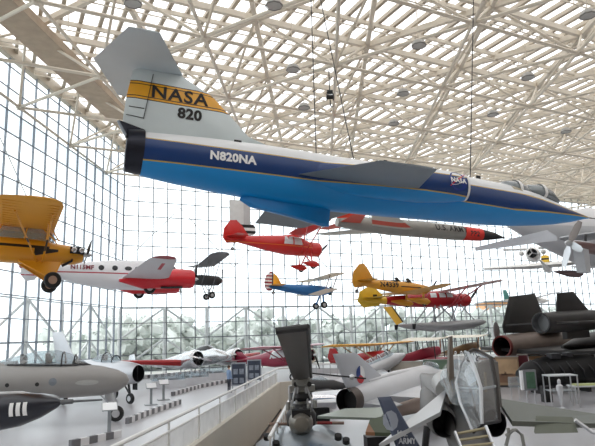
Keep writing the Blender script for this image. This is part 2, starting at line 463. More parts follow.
finm = mat('fin_paint', (212, 222, 224), .35, 0, .05, 1.5, coat=.3, zones=[
    ((28, 24, 20), [(0, 0, 1, -1.56), (0, 0, -1, 2.10)]), ((236, 168, 28), [(0, 0, 1, -1.585), (0, 0, -1, 2.075)]),
    ((28, 24, 20), [(0, 0, 1, -1.64), (0, 0, -1, 1.665)]), ((28, 24, 20), [(0, 0, 1, -1.995), (0, 0, -1, 2.02)])])
ff = MB().fin([(-14.2, 2.5), (-13.3, 2.03), (-12.71, 1.48), (-12.2, .98), (-11.3, .7), (-12.5, .45), (-15.1, .45), (-15.3, .62), (-15.62, .78), (-15.58, 1.62), (-15.48, 2.4), (-15.3, 2.5)], .16)
tf = O('tail_fin', ff, finm, jet)
O('rudder_seam', MB().bar((-15.1, -.09, 1.0), (-14.95, -.09, 2.35), .015, .02, up=(0, 1, 0)).bar((-15.5, -.085, 1.3), (-15.1, -.09, 1.3), .015, .02, up=(0, 1, 0)).bar((-15.55, -.085, 1.05), (-15.1, -.09, 1.02), .015, .02, up=(0, 1, 0)), darkm, tf)
stab = MB()
for s in (-1, 1):
    stab.wing([(-14.15, 0, 2.53, 2.35, .12), (-15.02, s*1.82, 2.53, .74, .04)])
O('tailplane', stab, mat('tailplane_paint', (190, 200, 206), .4, 0, .05, 1.3, coat=.2), jet)
nz = MB().lathe((-15.04, 0, .08), (-1, 0, 0), [(0, .585), (.12, .59), (.42, .55), (.4, .5), (.1, .42)], 28, cap0=False)
nz.fin([(-15.0, .68), (-15.75, .86), (-15.72, .8), (-15.5, .45), (-15.1, .45)], .3)
O('exhaust_nozzle', nz, mat('burnt_metal', (36, 38, 50), .35, .5), jet)
wm = mat('wing_grey', (124, 132, 138), .45, 0, .06, 1.)
for s in (-1, 1):
    wg = MB().wing([(-7.25, s*.6, -.17, 3.75, .14), (-8.3, s*3.3, -.6, 1.55, .05)] if s < 0 else [(-7.6, .6, -.17, 3.4, .14), (-9.3, 3.3, -.5, 1.7, .05)])
    O('wing', wg, wm, jet)
vf = MB().fin([(-9.73, -.7), (-9.78, -1.36), (-9.95, -1.37), (-10.95, -1.2), (-12.1, -1.05), (-12.4, -.88), (-12.3, -.6)], .22)
O('ventral_fin', vf, mat('ventral_blue', (0, 128, 200), .35, coat=.3), jet)
for x0 in (-3.1, -2.1):
    cp = MB().loft([(x0+.75, 0, .42, .12, .1, .1), (x0+.4, 0, .5, .3, .3, .2), (x0, 0, .55, .36, .38, .2), (x0-.5, 0, .55, .33, .3, .2), (x0-.75, 0, .55, .2, .15, .1)], 18)
    cpo = O('canopy', cp, mat('canopy_tint', (120, 128, 132), .12, .2, coat=.6), jet)
    O('canopy_frame', MB().loft([(x0+.06, 0, .55, .375, .395, .2), (x0-.06, 0, .55, .375, .395, .2)], 18, cap0=False, cap1=False), white, cpo)
O('probe', MB().tube((-.05, 0, 0), (.9, 0, .0), .02, .006), darkm, jet)
for q, sz in (((-4.6, -.12, .79), (.14, .05, .14)), ((-12.6, -.35, .66), (.2, .05, .05)), ((-8, -.2, .8), (.1, .05, .1))): O('antenna', MB().box(q, sz), darkm, jet)
ink = mat('black_lettering', (26, 22, 22), .5, var=.02); wht = mat('white_lettering', (240, 240, 240), .5, var=.02)
decal('lettering', text_mb('NASA', .5, 1.12, .012), ink, tf, [tf], -14.2, 1.83, label='black word NASA on the yellow fin band', sx=1.12)
decal('lettering', text_mb('820', .42, 1.05, .018), ink, tf, [tf], -13.9, 1.33, label='black number 820 below the yellow fin band')
decal('lettering', text_mb('N820NA', .32, 1.05, .014), wht, fus, [fus], -12.78, .02, label='white registration on the navy stripe')
lg = decal('emblem', ngon(.31, 28), mat('emblem_blue', (20, 50, 130), .4), ins[0], [ins[0]], -6.15, .12, eps=.012, label='round blue agency emblem on the intake side')
decal('emblem_swoosh', ribbon([(-.3, -.2), (-.1, -.02), (.1, .12), (.34, .28)], [.01, .05, .05, .01]), mat('emblem_red', (208, 40, 48), .4), lg, [ins[0]], -6.15, .12, eps=.018)
decal('emblem_lettering', text_mb('NASA', .2, 1.1, .008), wht, lg, [ins[0]], -6.15, .12, eps=.024)
decal('emblem_orbit', ribbon([(.26*cos(t/10), .1*sin(t/10)+.14*cos(t/10)*.8) for t in range(0, 63, 3)], .012), wht, lg, [ins[0]], -6.15, .12, eps=.02)
# suspension cables from the roof
def cable(px0, px1, z_top, loc, label):
    q = MJ @ V(loc); p = atz(px0[0], px0[1], z_top)
    d = at(px0[0], px0[1], q.y+.4); d.z = z_top
    o = O('suspension_cable', MB().tube(q, V((d.x, d.y, z_top)), .014, n=6), darkm); tag(o, label, 'cable', None); return o
# ------------------------------------------------------------------ parts shared by the small craft
def wheel(parent, c, r, wd=.14, name='wheel', ax=(0, 1, 0), hubm=None):
    a = V(ax).normalized(); c = V(c)
    o = O(name, MB().lathe(c, a, [(-wd/2, r*.55), (-wd/2, r*.85), (-wd*.3, r*.98), (0, r), (wd*.3, r*.98), (wd/2, r*.85), (wd/2, r*.55)], 20), black, parent)
    O('hub', MB().lathe(c, a, [(-wd*.56, r*.2), (-wd*.54, r*.5), (wd*.54, r*.5), (wd*.56, r*.2)], 14), hubm or silver, o); return o
def prop(parent, c, R, blades=2, ang=.5, chord=.16, m=None, ax=(1, 0, 0)):
    a = V(ax).normalized(); c = V(c); u = V((0, 0, 1)); s = a.cross(u).normalized()
    h = O('propeller', MB().lathe(c, a, [(-.1, R*.09), (.05, R*.085), (R*.16, R*.02)], 14), silver, parent)
    for k in range(blades):
        t = ang+2*pi*k/blades; d = u*cos(t)+s*sin(t); e = a.cross(d); mb = MB()
        mb.rings([[c+d*(R*f)+(e*cos(tw)+a*sin(tw))*chord*w*sgn+(a*cos(tw)-e*sin(tw))*.012*th for sgn, th in ((-.5, 0), (0, 1), (.5, 0), (0, -1))] for f, w, tw in ((.06, .5, .8), (.3, 1, .6), (.7, .95, .35), (.95, .6, .25), (1, .2, .25))])
        O('blade', mb, m or darkm, h)
    return h
def radial(parent, c, R, ax=(1, 0, 0), n=7):
    a = V(ax).normalized(); c = V(c); u = V((0, 0, 1)); s = a.cross(u).normalized()
    e = O('engine', MB().lathe(c-a*.2, a, [(0, R*.5), (.2, R*.45), (.3, R*.2)], 16), darkm, parent)
    for k in range(n):
        t = 2*pi*k/n; d = u*cos(t)+s*sin(t); O('cylinder', MB().tube(c+d*R*.4, c+d*R*.92, R*.17, R*.2, 8), darkm, e)
    return e
def sides(fn):
    for s in (-1, 1): fn(s)

# ---- yellow high-wing lightplane, upper left
Mc = pose_at((87, 255.5), 18, 64, -3.0, 0)
cub = thing('lightplane', 'yellow high-wing lightplane with a black stripe, partly cut off at the left edge', 'airplane', Mc)
YEL = (222, 152, 26)
cubm = mat('cub_yellow', YEL, .4, 0, .05, 1., coat=.3, zones=[((26, 22, 20), [(-1, 0, 0, -1.1), (0, 0, -1, .13), (0, 0, 1, -.05)]), ((26, 22, 20), [(-1, 0, 0, -.85), (1, 0, 0, 1.5), (0, 0, -1, .06), (-.25, 0, 1, -.2)])])
o = O('fuselage', MB().loft([(-.12, 0, -.02, .2, .2, .2, 2.5), (-.35, 0, -.03, .3, .26, .28, 2.6), (-1., 0, -.02, .36, .3, .34, 3), (-1.5, 0, 0, .38, .34, .38, 3.5), (-2.6, 0, 0, .38, .34, .38, 3.5), (-3.4, 0, 0, .33, .3, .34, 3), (-5.2, 0, .02, .17, .2, .22, 3), (-6.5, 0, .06, .04, .12, .12)], 24), cubm, cub)
cab = MB()
for s in (-1, 1): cab.poly([(-.9, s*.37, .33), (-1.2, s*.36, .62), (-2.4, s*.36, .62), (-2.8, s*.34, .3)], (0, -s*.02, 0))
O('cabin_window', cab, canopyg, cub)
for s in (-1, 1):
    for x0, x1 in ((-.85, -1.1), (-.95, -1.35), (-1.8, -1.75), (-2.6, -2.4)): O('cabin_frame', MB().tube((x0, s*.37, .3), (x1, s*.36, .66), .02, n=6), mat('frame_yellow', YEL, .5), cub)
wingy = mat('fabric_yellow', (226, 158, 38), .5, 0, .06, .8)
for s in (-1, 1):
    yy = [(-1.0, s*.0, .68, 1.6, .16), (-1.0, s*3.5, .68, 1.6, .16), (-1.06, s*3.9, .68, 1.45, .14), (-1.2, s*4.15, .68, 1.15, .08), (-1.5, s*4.25, .68, .5, .03)]
    wo = O('wing', MB().wing(yy), wingy, cub)
    rib = MB()
    for k in range(1, 13): rib.bar((-1.1, s*.31*k, .62), (-2.4, s*.31*k, .655), .015, .012)
    O('rib_tape', rib, mat('rib_shade', (206, 138, 30), .6), wo)
    for x0, x1 in ((-1.25, -1.2), (-1.4, -2.1)): O('wing_strut', MB().tube((x0, s*.36, -.34), (x1, s*2.7, .62), .028, n=6), cubm, cub)
    O('jury_strut', MB().tube((-1.25, s*1.55, .14), (-1.25, s*1.5, .62), .014, n=5), cubm, cub)
    lg = O('landing_gear_leg', MB().tube((-.75, s*.33, -.3), (-.95, s*.7, -.86), .03, n=6).tube((-1.9, s*.33, -.34), (-.95, s*.7, -.86), .03, n=6).poly([(-.75, s*.33, -.3), (-1.9, s*.33, -.34), (-.95, s*.68, -.84)], (0, s*.02, 0)), cubm, cub)
    wheel(cub, (-.95, s*.8, -.9), .24, .18, hubm=mat('hub_tan', (170, 140, 120), .5))
    eng = O('cylinder_bank', MB().box((-.32, s*.3, .08), (.4, .2, .2)), black, cub)
    for k in (-.42, -.2): O('cylinder', MB().lathe((k, s*.3, .08), (0, s, 0), [(0, .07), (.16, .08), (.2, .05)], 12), chrome, eng)
O('tail_fin', MB().fin([(-5.7, .1), (-6.1, .75), (-6.5, .95), (-6.85, .7), (-6.85, -.1), (-6.4, -.1)], .06), cubm, cub)
tp = MB()
for s in (-1, 1): tp.wing([(-5.7, s*.05, .15, 1.1, .06), (-6.0, s*1.3, .15, .75, .04)])
O('tailplane', tp, cubm, cub)
O('exhaust', MB().path([(-.4, -.25, -.05), (-.45, -.3, -.25), (-.7, -.2, -.4)], .04), darkm, cub)
prop(cub, (0, 0, .02), .95, 2, 1.25, .13)

# ---- white twin with red trim behind it
Mb = pose((197, 278), (20, 272), 10.6, 66, 0)
tw = thing('twin_airplane', 'white twin-engined airplane with red trim reading N115MF, behind the yellow lightplane', 'airplane', Mb)
RED = (196, 24, 44)
twm = mat('twin_livery', (226, 226, 230), .35, 0, .04, 1., coat=.3, zones=[((176, 30, 52), [(0, 0, 1, -.02), (0, 0, -1, .09)])])
twf = O('fuselage', MB().loft([(-.02, 0, -.1, .05, .05, .05), (-.4, 0, -.08, .32, .3, .32), (-1.2, 0, 0, .52, .5, .55), (-2.0, 0, .05, .62, .75, .68), (-3.4, 0, .05, .66, .95, .95), (-5.4, 0, .05, .64, .88, .95), (-7.4, 0, .12, .5, .6, .72), (-9.2, 0, .22, .28, .32, .36), (-10.4, 0, .28, .06, .1, .1)], 26), twm, tw)
for k, x in enumerate((-3.9, -4.5, -5.3, -6.1)):
    for s in (-1, 1):
        d = decal('cabin_window', ngon(.17 if k > 1 else .22, 16, 1.0 if k > 1 else .62), mat('dark_window', (30, 32, 38), .1), tw, [twf], x, .38, s)
cpm = MB().loft([(-1.5, 0, .45, .42, .2, .1), (-1.9, 0, .5, .52, .42, .2), (-2.5, 0, .5, .55, .46, .2)], 18)
O('windscreen', cpm, mat('dark_window', (30, 32, 38), .1), tw)
reg = decal('lettering', text_mb('N115MF', .38, 1., .012), mat('maroon_lettering', (120, 26, 46), .5), twf, [twf], -7.2, .36, eps=.05, label='maroon registration letters')
under = mat('wing_white', (206, 206, 210), .4, 0, .05, 1., zones=[((150, 26, 40), [(0, -1, 0, -6.7)]), ((150, 26, 40), [(0, 1, 0, -6.7)]), ((176, 34, 50), [(0, -1, 0, -4.6), (0, 1, 0, 5.9), (1, 0, 0, 3.45), (-1, 0, 0, -3.25)])])
redm = mat('gloss_red', (206, 22, 38), .3, 0, .05, 1., coat=.4)
for s in (-1, 1):
    O('wing', MB().wing([(-2.2, s*.4, -.42, 2.9, .36), (-2.3, s*2.1, -.36, 2.7, .34), (-2.75, s*6.5, .24, 1.5, .16), (-2.95, s*7.0, .3, 1.1, .08), (-3.3, s*7.2, .32, .5, .03)]), under, tw)
    nc = O('engine_nacelle', MB().loft([(-.75, s*2.05, -.3, .5, .5, .5), (-.95, s*2.05, -.3, .58, .58, .58), (-1.9, s*2.05, -.3, .6, .6, .6), (-2.6, s*2.05, -.36, .52, .5, .58), (-3.8, s*2.05, -.5, .42, .3, .5), (-5.2, s*2.05, -.5, .1, .06, .1)], 24, cap0=False), redm, tw)
    radial(nc, (-1.0, s*2.05, -.3), .5)
    prop(nc, (-.6, s*2.05, -.3), 1.2, 2, .3, .18)
    ex = O('exhaust', MB().path([(-1.5, s*2.4, -.85), (-2.2, s*2.4, -.9), (-2.8, s*2.35, -.9)], .07), darkm, nc)
    wheel(nc, (-3.4, s*2.05, -.92), .36, .2)
    O('endplate_fin', MB().fin([(-9.5, .7), (-9.7, 1.1), (-10.2, 1.15), (-10.6, .8), (-10.65, .1), (-10.3, -.35), (-9.8, -.25), (-9.5, .15)], .1, y=s*2.0), twm, tw)
O('tailplane', MB().wing([(-9.45, -2.0, .4, 1.0, .1), (-9.35, 0, .4, 1.2, .12), (-9.45, 2.0, .4, 1.0, .1)]), twm, tw)

# ---- grey parasol wing lightplane beyond it
Mp = pose_at((222, 281), 46, 66, -2)
pa = thing('parasol_airplane', 'small grey parasol-wing airplane beyond the white twin\'s red nacelle', 'airplane', Mp)
pg = mat('parasol_grey', (104, 106, 110), .5); 
O('fuselage', MB().loft([(-.05, 0, 0, .16, .16, .16), (-.3, 0, 0, .36, .36, .38), (-1.6, 0, 0, .4, .4, .42, 3), (-3, 0, 0, .3, .3, .34, 3), (-5.6, 0, .05, .06, .12, .12)], 18), mat('parasol_dark', (62, 64, 66), .5), pa)
for s in (-1, 1):
    O('wing', MB().wing([(-.6, 0, 1.15, 1.4, .16), (-.6, s*3.9, 1.5, 1.4, .14), (-.9, s*4.5, 1.55, .8, .05)]), pg, pa)
    for x in (-.8, -1.7):
        O('wing_strut', MB().tube((x, s*.38, -.3), (x-.05, s*2.4, 1.33), .03, n=6), pg, pa); O('cabane_strut', MB().tube((x, s*.3, .35), (x, s*.3, 1.15), .025, n=6), pg, pa)
    O('landing_gear_leg', MB().tube((-.7, s*.3, -.35), (-1., s*.75, -1.2), .04, n=6).tube((-1.5, s*.3, -.35), (-1., s*.75, -1.2), .035, n=6), pg, pa)
    wheel(pa, (-1., s*.85, -1.2), .26, .14)
O('tail_fin', MB().fin([(-4.8, .1), (-5.3, .8), (-5.7, .85), (-6, .3), (-5.7, -.1)], .06), pg, pa)
tp = MB()
for s in (-1, 1): tp.wing([(-4.8, 0, .1, .95, .05), (-5.1, s*1.2, .1, .55, .03)])
O('tailplane', tp, pg, pa)
prop(pa, (0, 0, 0), .9, 2, .2, .12)

# ---- white fin with black striped rudder, far behind the red cabin plane
Mt = pose_at((240, 236), 54, 66)
tfn = thing('striped_tail_fin', 'tall white tail fin with a black striped rudder behind the red cabin plane', 'airplane tail', Mt)
O('fin', MB().fin([(-1.0, 0), (-1.0, 3.4), (1.05, 3.4), (1.05, 0)], .22), mat('fin_white', (220, 222, 222), .5, zones=[((196, 198, 200), [(1, 0, 0, -.35)])]), tfn)
O('rudder', MB().fin([(-.1, .1), (-.1, 1.15), (1.3, 1.15), (1.55, .85), (1.55, .35), (1.3, .1)], .3), mat('rudder_stripes', (230, 230, 230), .5, zones=[((22, 22, 24), [(0, 0, 1, -.22), (0, 0, -1, .5)]), ((22, 22, 24), [(0, 0, 1, -.78), (0, 0, -1, 1.08)])]), tfn)
O('tail_boom', MB().loft([(1.4, 0, -.2, .1, .1, .1), (.8, 0, -.2, .25, .2, .2), (-.9, 0, -.2, .25, .2, .2), (-1.2, 0, -.2, .1, .1, .1)], 18), mat('fin_white', (220, 222, 222), .5), tfn)

# ---- red cabin plane
Mr = pose((321, 249), (224, 240), 8.0, 66, 0)
rd = thing('cabin_airplane', 'red high-wing cabin plane with wheel spats hanging below the big jet', 'airplane', Mr)
rdm = mat('cabin_red', (200, 26, 24), .32, 0, .05, 1., coat=.4, zones=[((216, 110, 40), [(0, 0, 1, .08), (0, 0, -1, -.02), (-1, 0, 0, -1.0)])])
rf = O('fuselage', MB().loft([(-.08, 0, -.1, .4, .4, .4), (-.25, 0, -.1, .56, .56, .56), (-.95, 0, -.1, .58, .58, .58), (-1.0, 0, -.08, .52, .52, .56), (-1.8, 0, 0, .58, .72, .7, 2.6), (-3.0, 0, 0, .58, .82, .72, 2.6), (-4.6, 0, .04, .44, .62, .56, 2.4), (-6.2, 0, .14, .24, .34, .36), (-7.8, 0, .2, .05, .12, .14)], 26, cap0=False), rdm, rd)
radial(rd, (-.3, 0, -.1), .5)
for s in (-1, 1):
    d = decal('cabin_window', gq(-.8, .75, -.26, .34, 8, .12), mat('light_window', (214, 220, 222), .15), rd, [rf], -2.6, .32, s)
    decal('window_pillar', gq(-.05, .05, -.26, .34), rdm, d, [rf], -2.6, .32, s, .03)
    O('wing', MB().wing([(-1.5, s*.3, .92, 1.5, .22), (-1.5, s*3.2, 1.05, 1.55, .2), (-1.7, s*5.2, 1.18, 1.2, .12), (-2.0, s*5.7, 1.2, .6, .05)]), rdm, rd)
    for x0, x1 in ((-1.6, -1.7), (-1.9, -2.8)): O('wing_strut', MB().tube((x0, s*.5, -.5), (x1, s*3.4, .95), .05, n=6), rdm, rd)
    O('landing_gear_leg', MB().tube((-1.1, s*.45, -.5), (-1.25, s*1.1, -1.35), .06, n=6).tube((-1.7, s*.5, -.6), (-1.35, s*1.1, -1.35), .05, n=6), rdm, rd)
    sp_ = O('wheel_spat', MB().loft([(-.7, s*1.15, -1.45, .05, .05, .05), (-.95, s*1.15, -1.45, .16, .24, .22), (-1.3, s*1.15, -1.45, .18, .28, .26), (-1.75, s*1.15, -1.42, .1, .14, .14), (-2.1, s*1.15, -1.4, .02, .03, .03)], 16), rdm, rd)
    wheel(sp_, (-1.2, s*1.15, -1.6), .22, .14)
O('tail_fin', MB().fin([(-6.0, .35), (-6.6, 1.2), (-7.1, 1.62), (-7.6, 1.55), (-8.05, .9), (-8.1, .2), (-7.8, -.2), (-7.0, -.1)], .12), rdm, rd)
tp = MB()
for s in (-1, 1): tp.wing([(-6.4, 0, .28, 1.5, .1), (-6.7, s*1.7, .32, .8, .05)])
O('tailplane', tp, rdm, rd)
tw_ = O('tail_wheel_strut', MB().tube((-7.2, 0, -.05), (-7.3, 0, -.55), .03, n=6), darkm, rd); wheel(tw_, (-7.32, 0, -.6), .13, .08)
prop(rd, (.06, 0, -.1), 1.15, 2, 1.3, .17)

# ---- blue and yellow biplane
Ms = pose((331, 291), (265, 288), 7.4, 66, 0)
bi = thing('trainer_biplane', 'blue open-cockpit biplane with a striped red and white rudder and yellow fin', 'airplane', Ms)
blu = mat('trainer_blue', (30, 104, 166), .35, 0, .05, 1., coat=.2)
O('fuselage', MB().loft([(-.1, 0, 0, .3, .3, .3), (-.7, 0, 0, .46, .46, .46), (-1.8, 0, 0, .48, .5, .62, 2.4), (-3.2, 0, .02, .46, .48, .6, 2.4), (-5, 0, .1, .3, .38, .42), (-7, 0, .18, .05, .16, .16)], 22), blu, bi)
cream = mat('wing_cream', (224, 214, 196), .5, 0, .05, 1.); 
for s in (-1, 1):
    O('upper_wing', MB().wing([(-.75, 0, 1.15, 1.45, .15), (-.75, s*4.4, 1.3, 1.45, .14), (-1.0, s*4.9, 1.32, .8, .05)]), cream, bi)
    O('lower_wing', MB().wing([(-1.35, s*.3, -.5, 1.45, .15), (-1.35, s*4.1, -.25, 1.45, .14), (-1.6, s*4.6, -.22, .8, .05)]), cream, bi)
    for x0, x1 in ((-.95, -1.55), (-1.75, -2.3)): O('interplane_strut', MB().tube((x1, s*3.3, -.26), (x0, s*3.3, 1.22), .05, n=6), mat('strut_brown', (110, 92, 84), .5), bi)
    for x in (-.9, -1.7): O('cabane_strut', MB().tube((x, s*.4, .4), (x, s*.55, 1.15), .03, n=6), blu, bi)
    O('landing_gear_leg', MB().tube((-1.1, s*.35, -.45), (-1.3, s*.9, -1.4), .11, .08, n=8), blu, bi)
    wheel(bi, (-1.3, s*1.0, -1.55), .36, .18)
for x in (-2.5, -3.6):
    O('windshield', MB().poly([(x+.3, -.2, .45), (x+.3, .2, .45), (x+.12, .15, .72), (x+.12, -.15, .72)], (.02, 0, 0)), canopyg, bi)
    O('cockpit_rim', MB().lathe((x, 0, .42), (0, 0, 1), [(0, .27), (.08, .27), (.08, .2)], 16, cap1=False), darkm, bi)
O('tail_fin', MB().fin([(-5.5, .25), (-6.1, 1.3), (-6.5, 1.55), (-6.55, .2)], .1), mat('fin_yellow', (232, 166, 38), .4), bi)
O('rudder', MB().fin([(-6.55, .0), (-6.55, 1.62), (-6.8, 1.72), (-7.3, 1.3), (-7.5, .6), (-7.4, .0), (-7.1, -.3), (-6.7, -.25)], .09), mat('rudder_red_white', (232, 230, 228), .4, zones=[((150, 34, 52), [(0, 0, 1, -z), (0, 0, -1, z+.16)]) for z in (-.2, .14, .48, .82, 1.16, 1.5)]+[((24, 30, 60), [(1, 0, 0, 6.68)])]), bi)
tp = MB()
for s in (-1, 1): tp.wing([(-5.6, 0, .3, 1.4, .08), (-5.9, s*1.9, .3, .8, .04)])
O('tailplane', tp, mat('fin_yellow', YEL, .4), bi)
tw_ = O('tail_wheel_strut', MB().tube((-6.3, 0, 0), (-6.5, 0, -.4), .04, n=6), darkm, bi); wheel(tw_, (-6.5, 0, -.45), .16, .08)
radial(bi, (-.1, 0, 0), .5); prop(bi, (.1, 0, 0), 1.1, 2, 1.4, .15)

# ---- yellow low-wing N4339
My = posex((431, 289.5), (352, 284), 6.9, 66, .82)
yl = thing('low_wing_airplane', 'yellow low-wing monoplane lettered N4339, above the red floatplane', 'airplane', My)
ylm = mat('ochre_yellow', (208, 146, 40), .4, 0, .06, 1., coat=.2, zones=[((40, 28, 20), [(-1, 0, 0, -1.2), (1, 0, 0, 3.0), (0, 0, 1, .02), (0, 0, -1, .06)])])
yf = O('fuselage', MB().loft([(-.1, 0, 0, .16, .16, .16), (-.5, 0, -.02, .34, .3, .36), (-1.5, 0, 0, .46, .4, .5), (-3, 0, .02, .46, .44, .5), (-4.6, 0, .08, .3, .34, .36), (-6.2, 0, .16, .1, .2, .22), (-6.6, 0, .18, .03, .1, .1)], 22), ylm, yl)
for s in (-1, 1):
    O('wing', MB().wing([(-1.3, s*.3, -.38, 1.5, .2), (-1.4, s*3.6, -.2, 1.2, .14), (-1.7, s*4.7, -.12, .7, .06)]), mat('wing_ochre', (214, 166, 92), .5, 0, .05, 1.), yl)
    O('landing_gear_leg', MB().tube((-1.5, s*1.1, -.4), (-1.5, s*1.1, -.95), .09, n=8), ylm, yl)
    wp = O('wheel_spat', MB().loft([(-.9, s*1.1, -1.05, .04, .05, .05), (-1.2, s*1.1, -1.05, .16, .26, .26), (-1.9, s*1.1, -1.02, .16, .24, .24), (-2.9, s*1.1, -.98, .03, .05, .05)], 14), ylm, yl)
    wheel(wp, (-1.45, s*1.1, -1.2), .2, .1)
for x in (-2.3, -3.3):
    O('windshield', MB().poly([(x+.4, -.24, .38), (x+.4, .24, .38), (x+.1, .2, .72), (x+.1, -.2, .72)], (.03, 0, 0)), darkm, yl)
    O('cockpit_rim', MB().lathe((x, 0, .36), (0, 0, 1), [(0, .28), (.1, .28), (.1, .2)], 16, cap1=False), darkm, yl)
O('tail_fin', MB().fin([(-5.0, .3), (-5.5, 1.1), (-5.9, 1.58), (-6.3, 1.5), (-6.8, .9), (-6.9, .2), (-6.7, -.25), (-6.2, -.2), (-5.6, .0)], .1), ylm, yl)
tp = MB()
for s in (-1, 1): tp.wing([(-5.3, 0, .3, 1.2, .08), (-5.6, s*1.6, .3, .7, .04)])
O('tailplane', tp, ylm, yl)
decal('lettering', text_mb('N4339', .52, 1.05, .014), ink, yf, [yf], -3.95, .09, eps=.04, label='black registration letters')
O('exhaust', MB().box((-.35, -.2, .05), (.5, .2, .12)), black, yl)
tw_ = O('tail_wheel_strut', MB().tube((-6.3, 0, -.05), (-6.5, 0, -.45), .04, n=6), darkm, yl); wheel(tw_, (-6.5, 0, -.5), .14, .08)
prop(yl, (0, 0, 0), 1.0, 2, .9, .14)

# ---- red floatplane with yellow tail
Mf = posex((470, 300), (359, 303), 8.6, 66, 1.0)
ft = thing('floatplane', 'red floatplane with a yellow tail on one long grey float pair', 'airplane', Mf)
ftm = mat('float_red', (172, 22, 34), .35, 0, .06, 1., coat=.3, zones=[((222, 180, 50), [(-1, 0, 0, -6.7)])])
f_ = O('fuselage', MB().loft([(-.2, 0, 0, .36, .36, .36), (-.4, 0, 0, .44, .44, .44), (-1.0, 0, 0, .44, .44, .44), (-1.05, 0, 0, .38, .38, .4), (-2, 0, .05, .48, .56, .44, 2.8), (-3.6, 0, .05, .48, .58, .46, 2.8), (-5.2, 0, .05, .36, .38, .38, 2.4), (-7, 0, .12, .2, .22, .22), (-8.5, 0, .18, .05, .08, .1)], 24, cap0=False), ftm, ft)
radial(ft, (-.3, 0, 0), .4); prop(ft, (.0, 0, 0), 1.2, 2, .9, .16)
for s in (-1, 1):
    for k, x in enumerate((-2.0, -2.6, -3.3)):
        decal('cabin_window', gq(-.24, .24, -.14, .16), mat('light_window', (214, 220, 222), .15), ft, [f_], x, .34, s)
    O('wing', MB().wing([(-1.5, s*.3, .62, 1.3, .16), (-1.55, s*4.6, .8, 1.1, .12), (-1.9, s*5.4, .84, .6, .05)]), mat('wing_pale_red', (214, 176, 170), .45), ft)
    for x in (-1.8, -2.9): O('wing_strut', MB().tube((-2.2, s*.5, -.5), (x, s*3.4, .72), .04, n=6), mat('strut_red', (160, 40, 48), .4), ft)
    fl_ = O('float', MB().loft([(.3, s*1.0, -1.5, .03, .05, .05), (.0, s*1.0, -1.52, .2, .2, .14), (-.8, s*1.0, -1.58, .32, .26, .3), (-2.6, s*1.0, -1.62, .34, .26, .38, 1.5), (-3.0, s*1.0, -1.62, .33, .26, .32, 1.5), (-4.4, s*1.0, -1.58, .24, .2, .16), (-5.2, s*1.0, -1.5, .06, .1, .06)], 18), mat('float_grey', (164, 166, 168), .4, .3), ft)
    O('float_rudder', MB().fin([(-5.2, -1.42), (-5.5, -1.42), (-5.5, -1.75), (-5.3, -1.75)], .04, y=s*1.0), darkm, fl_)
    for a, b in ((-1.2, -.6), (-1.4, -2.6), (-2.8, -2.2), (-3.2, -3.9)): O('float_strut', MB().tube((a, s*.4, -.3), (b, s*1.0, -1.38), .045, n=6), mat('strut_steel', (140, 144, 150), .4, .4), ft)
O('tail_fin', MB().fin([(-6.7, .3), (-7.3, .85), (-7.9, 1.0), (-8.5, .7), (-8.7, .1), (-8.3, -.3), (-7.2, -.2)], .1), mat('tail_yellow', (224, 188, 60), .4, zones=[((40, 28, 20), [(1, 0, 0, 7.6), (-1, 0, 0, -7.3), (0, 0, 1, -.1), (0, 0, -1, .5)])]), ft)
tp = MB()
for s in (-1, 1): tp.wing([(-7.0, 0, .3, 1.4, .08), (-7.3, s*1.9, .3, .8, .04)])
O('tailplane', tp, mat('tail_yellow', YEL, .4), ft)
# yellow slanting fin below the tail
fi = Mf.inverted(); lw = [fi @ at(x, y, 43) for x, y in ((384, 307), (392, 306.5), (403, 322), (397, 325))]
O('lower_tail_panel', MB().poly(lw, (0, .1, 0)), mat('wing_panel_yellow', (226, 180, 70), .5, zones=[((110, 84, 40), [(1, 0, .9, 9.0), (-1, 0, -.9, -8.8)])]), ft)
O('panel_spar', MB().tube(lw[1], lw[2], .05, n=6), darkm, ft)

# ---- silver drone with black nose behind the big jet
Mu = pose((505, 237), (335, 222), 10.5, 66, 0)
us = thing('target_drone', 'slim silver drone with a red band and black nose, half hidden behind the big jet', 'drone', Mu)
usm = mat('drone_skin', (146, 144, 138), .4, .3, .12, 1.5, zones=[((214, 48, 36), [(1, 0, 0, 2.95), (-1, 0, 0, -1.7)]), ((30, 28, 32), [(1, 0, 0, 1.7)])])
uf = O('fuselage', MB().loft([(-.02, 0, -.05, .02, .02, .02), (-.8, 0, 0, .2, .2, .2), (-1.8, 0, 0, .34, .34, .34), (-3.5, 0, 0, .4, .4, .4), (-7.5, 0, 0, .42, .42, .42), (-9.5, 0, 0, .3, .3, .3), (-10.4, 0, 0, .2, .2, .2)], 24), usm, us)
decal('lettering', text_mb('U.S. ARMY', .42, 1.1, .008), ink, uf, [uf], -3.9, .1, eps=.04, label='black U.S. ARMY lettering')
decal('lettering', text_mb('PP2', .36, 1.2, .012), ink, uf, [uf], -2.35, -.05, label='dark worn marking on the red band')
for s in (-1, 1):
    O('wing', MB().wing([(-6.2, s*.3, -.1, 2.4, .14), (-9.2, s*3.0, -.05, 1.1, .06)]), mat('drone_wing', (196, 194, 186), .45, .1, .1, 1., zones=[((206, 62, 40), [(0, s, 0, -2.3)]), ((206, 62, 40), [(0, s, 0, -.7), (0, -s, 0, 1.5)])]), us)
    O('tailplane', MB().wing([(-9.2, s*.15, .0, 1.1, .06), (-9.9, s*1.9, .0, .6, .03)]), mat('drone_red', (206, 62, 40), .45), us)
O('tail_fin', MB().fin([(-8.9, .2), (-9.9, 1.3), (-10.4, 1.3), (-10.4, .1)], .08), mat('drone_red', (206, 62, 40), .45), us)

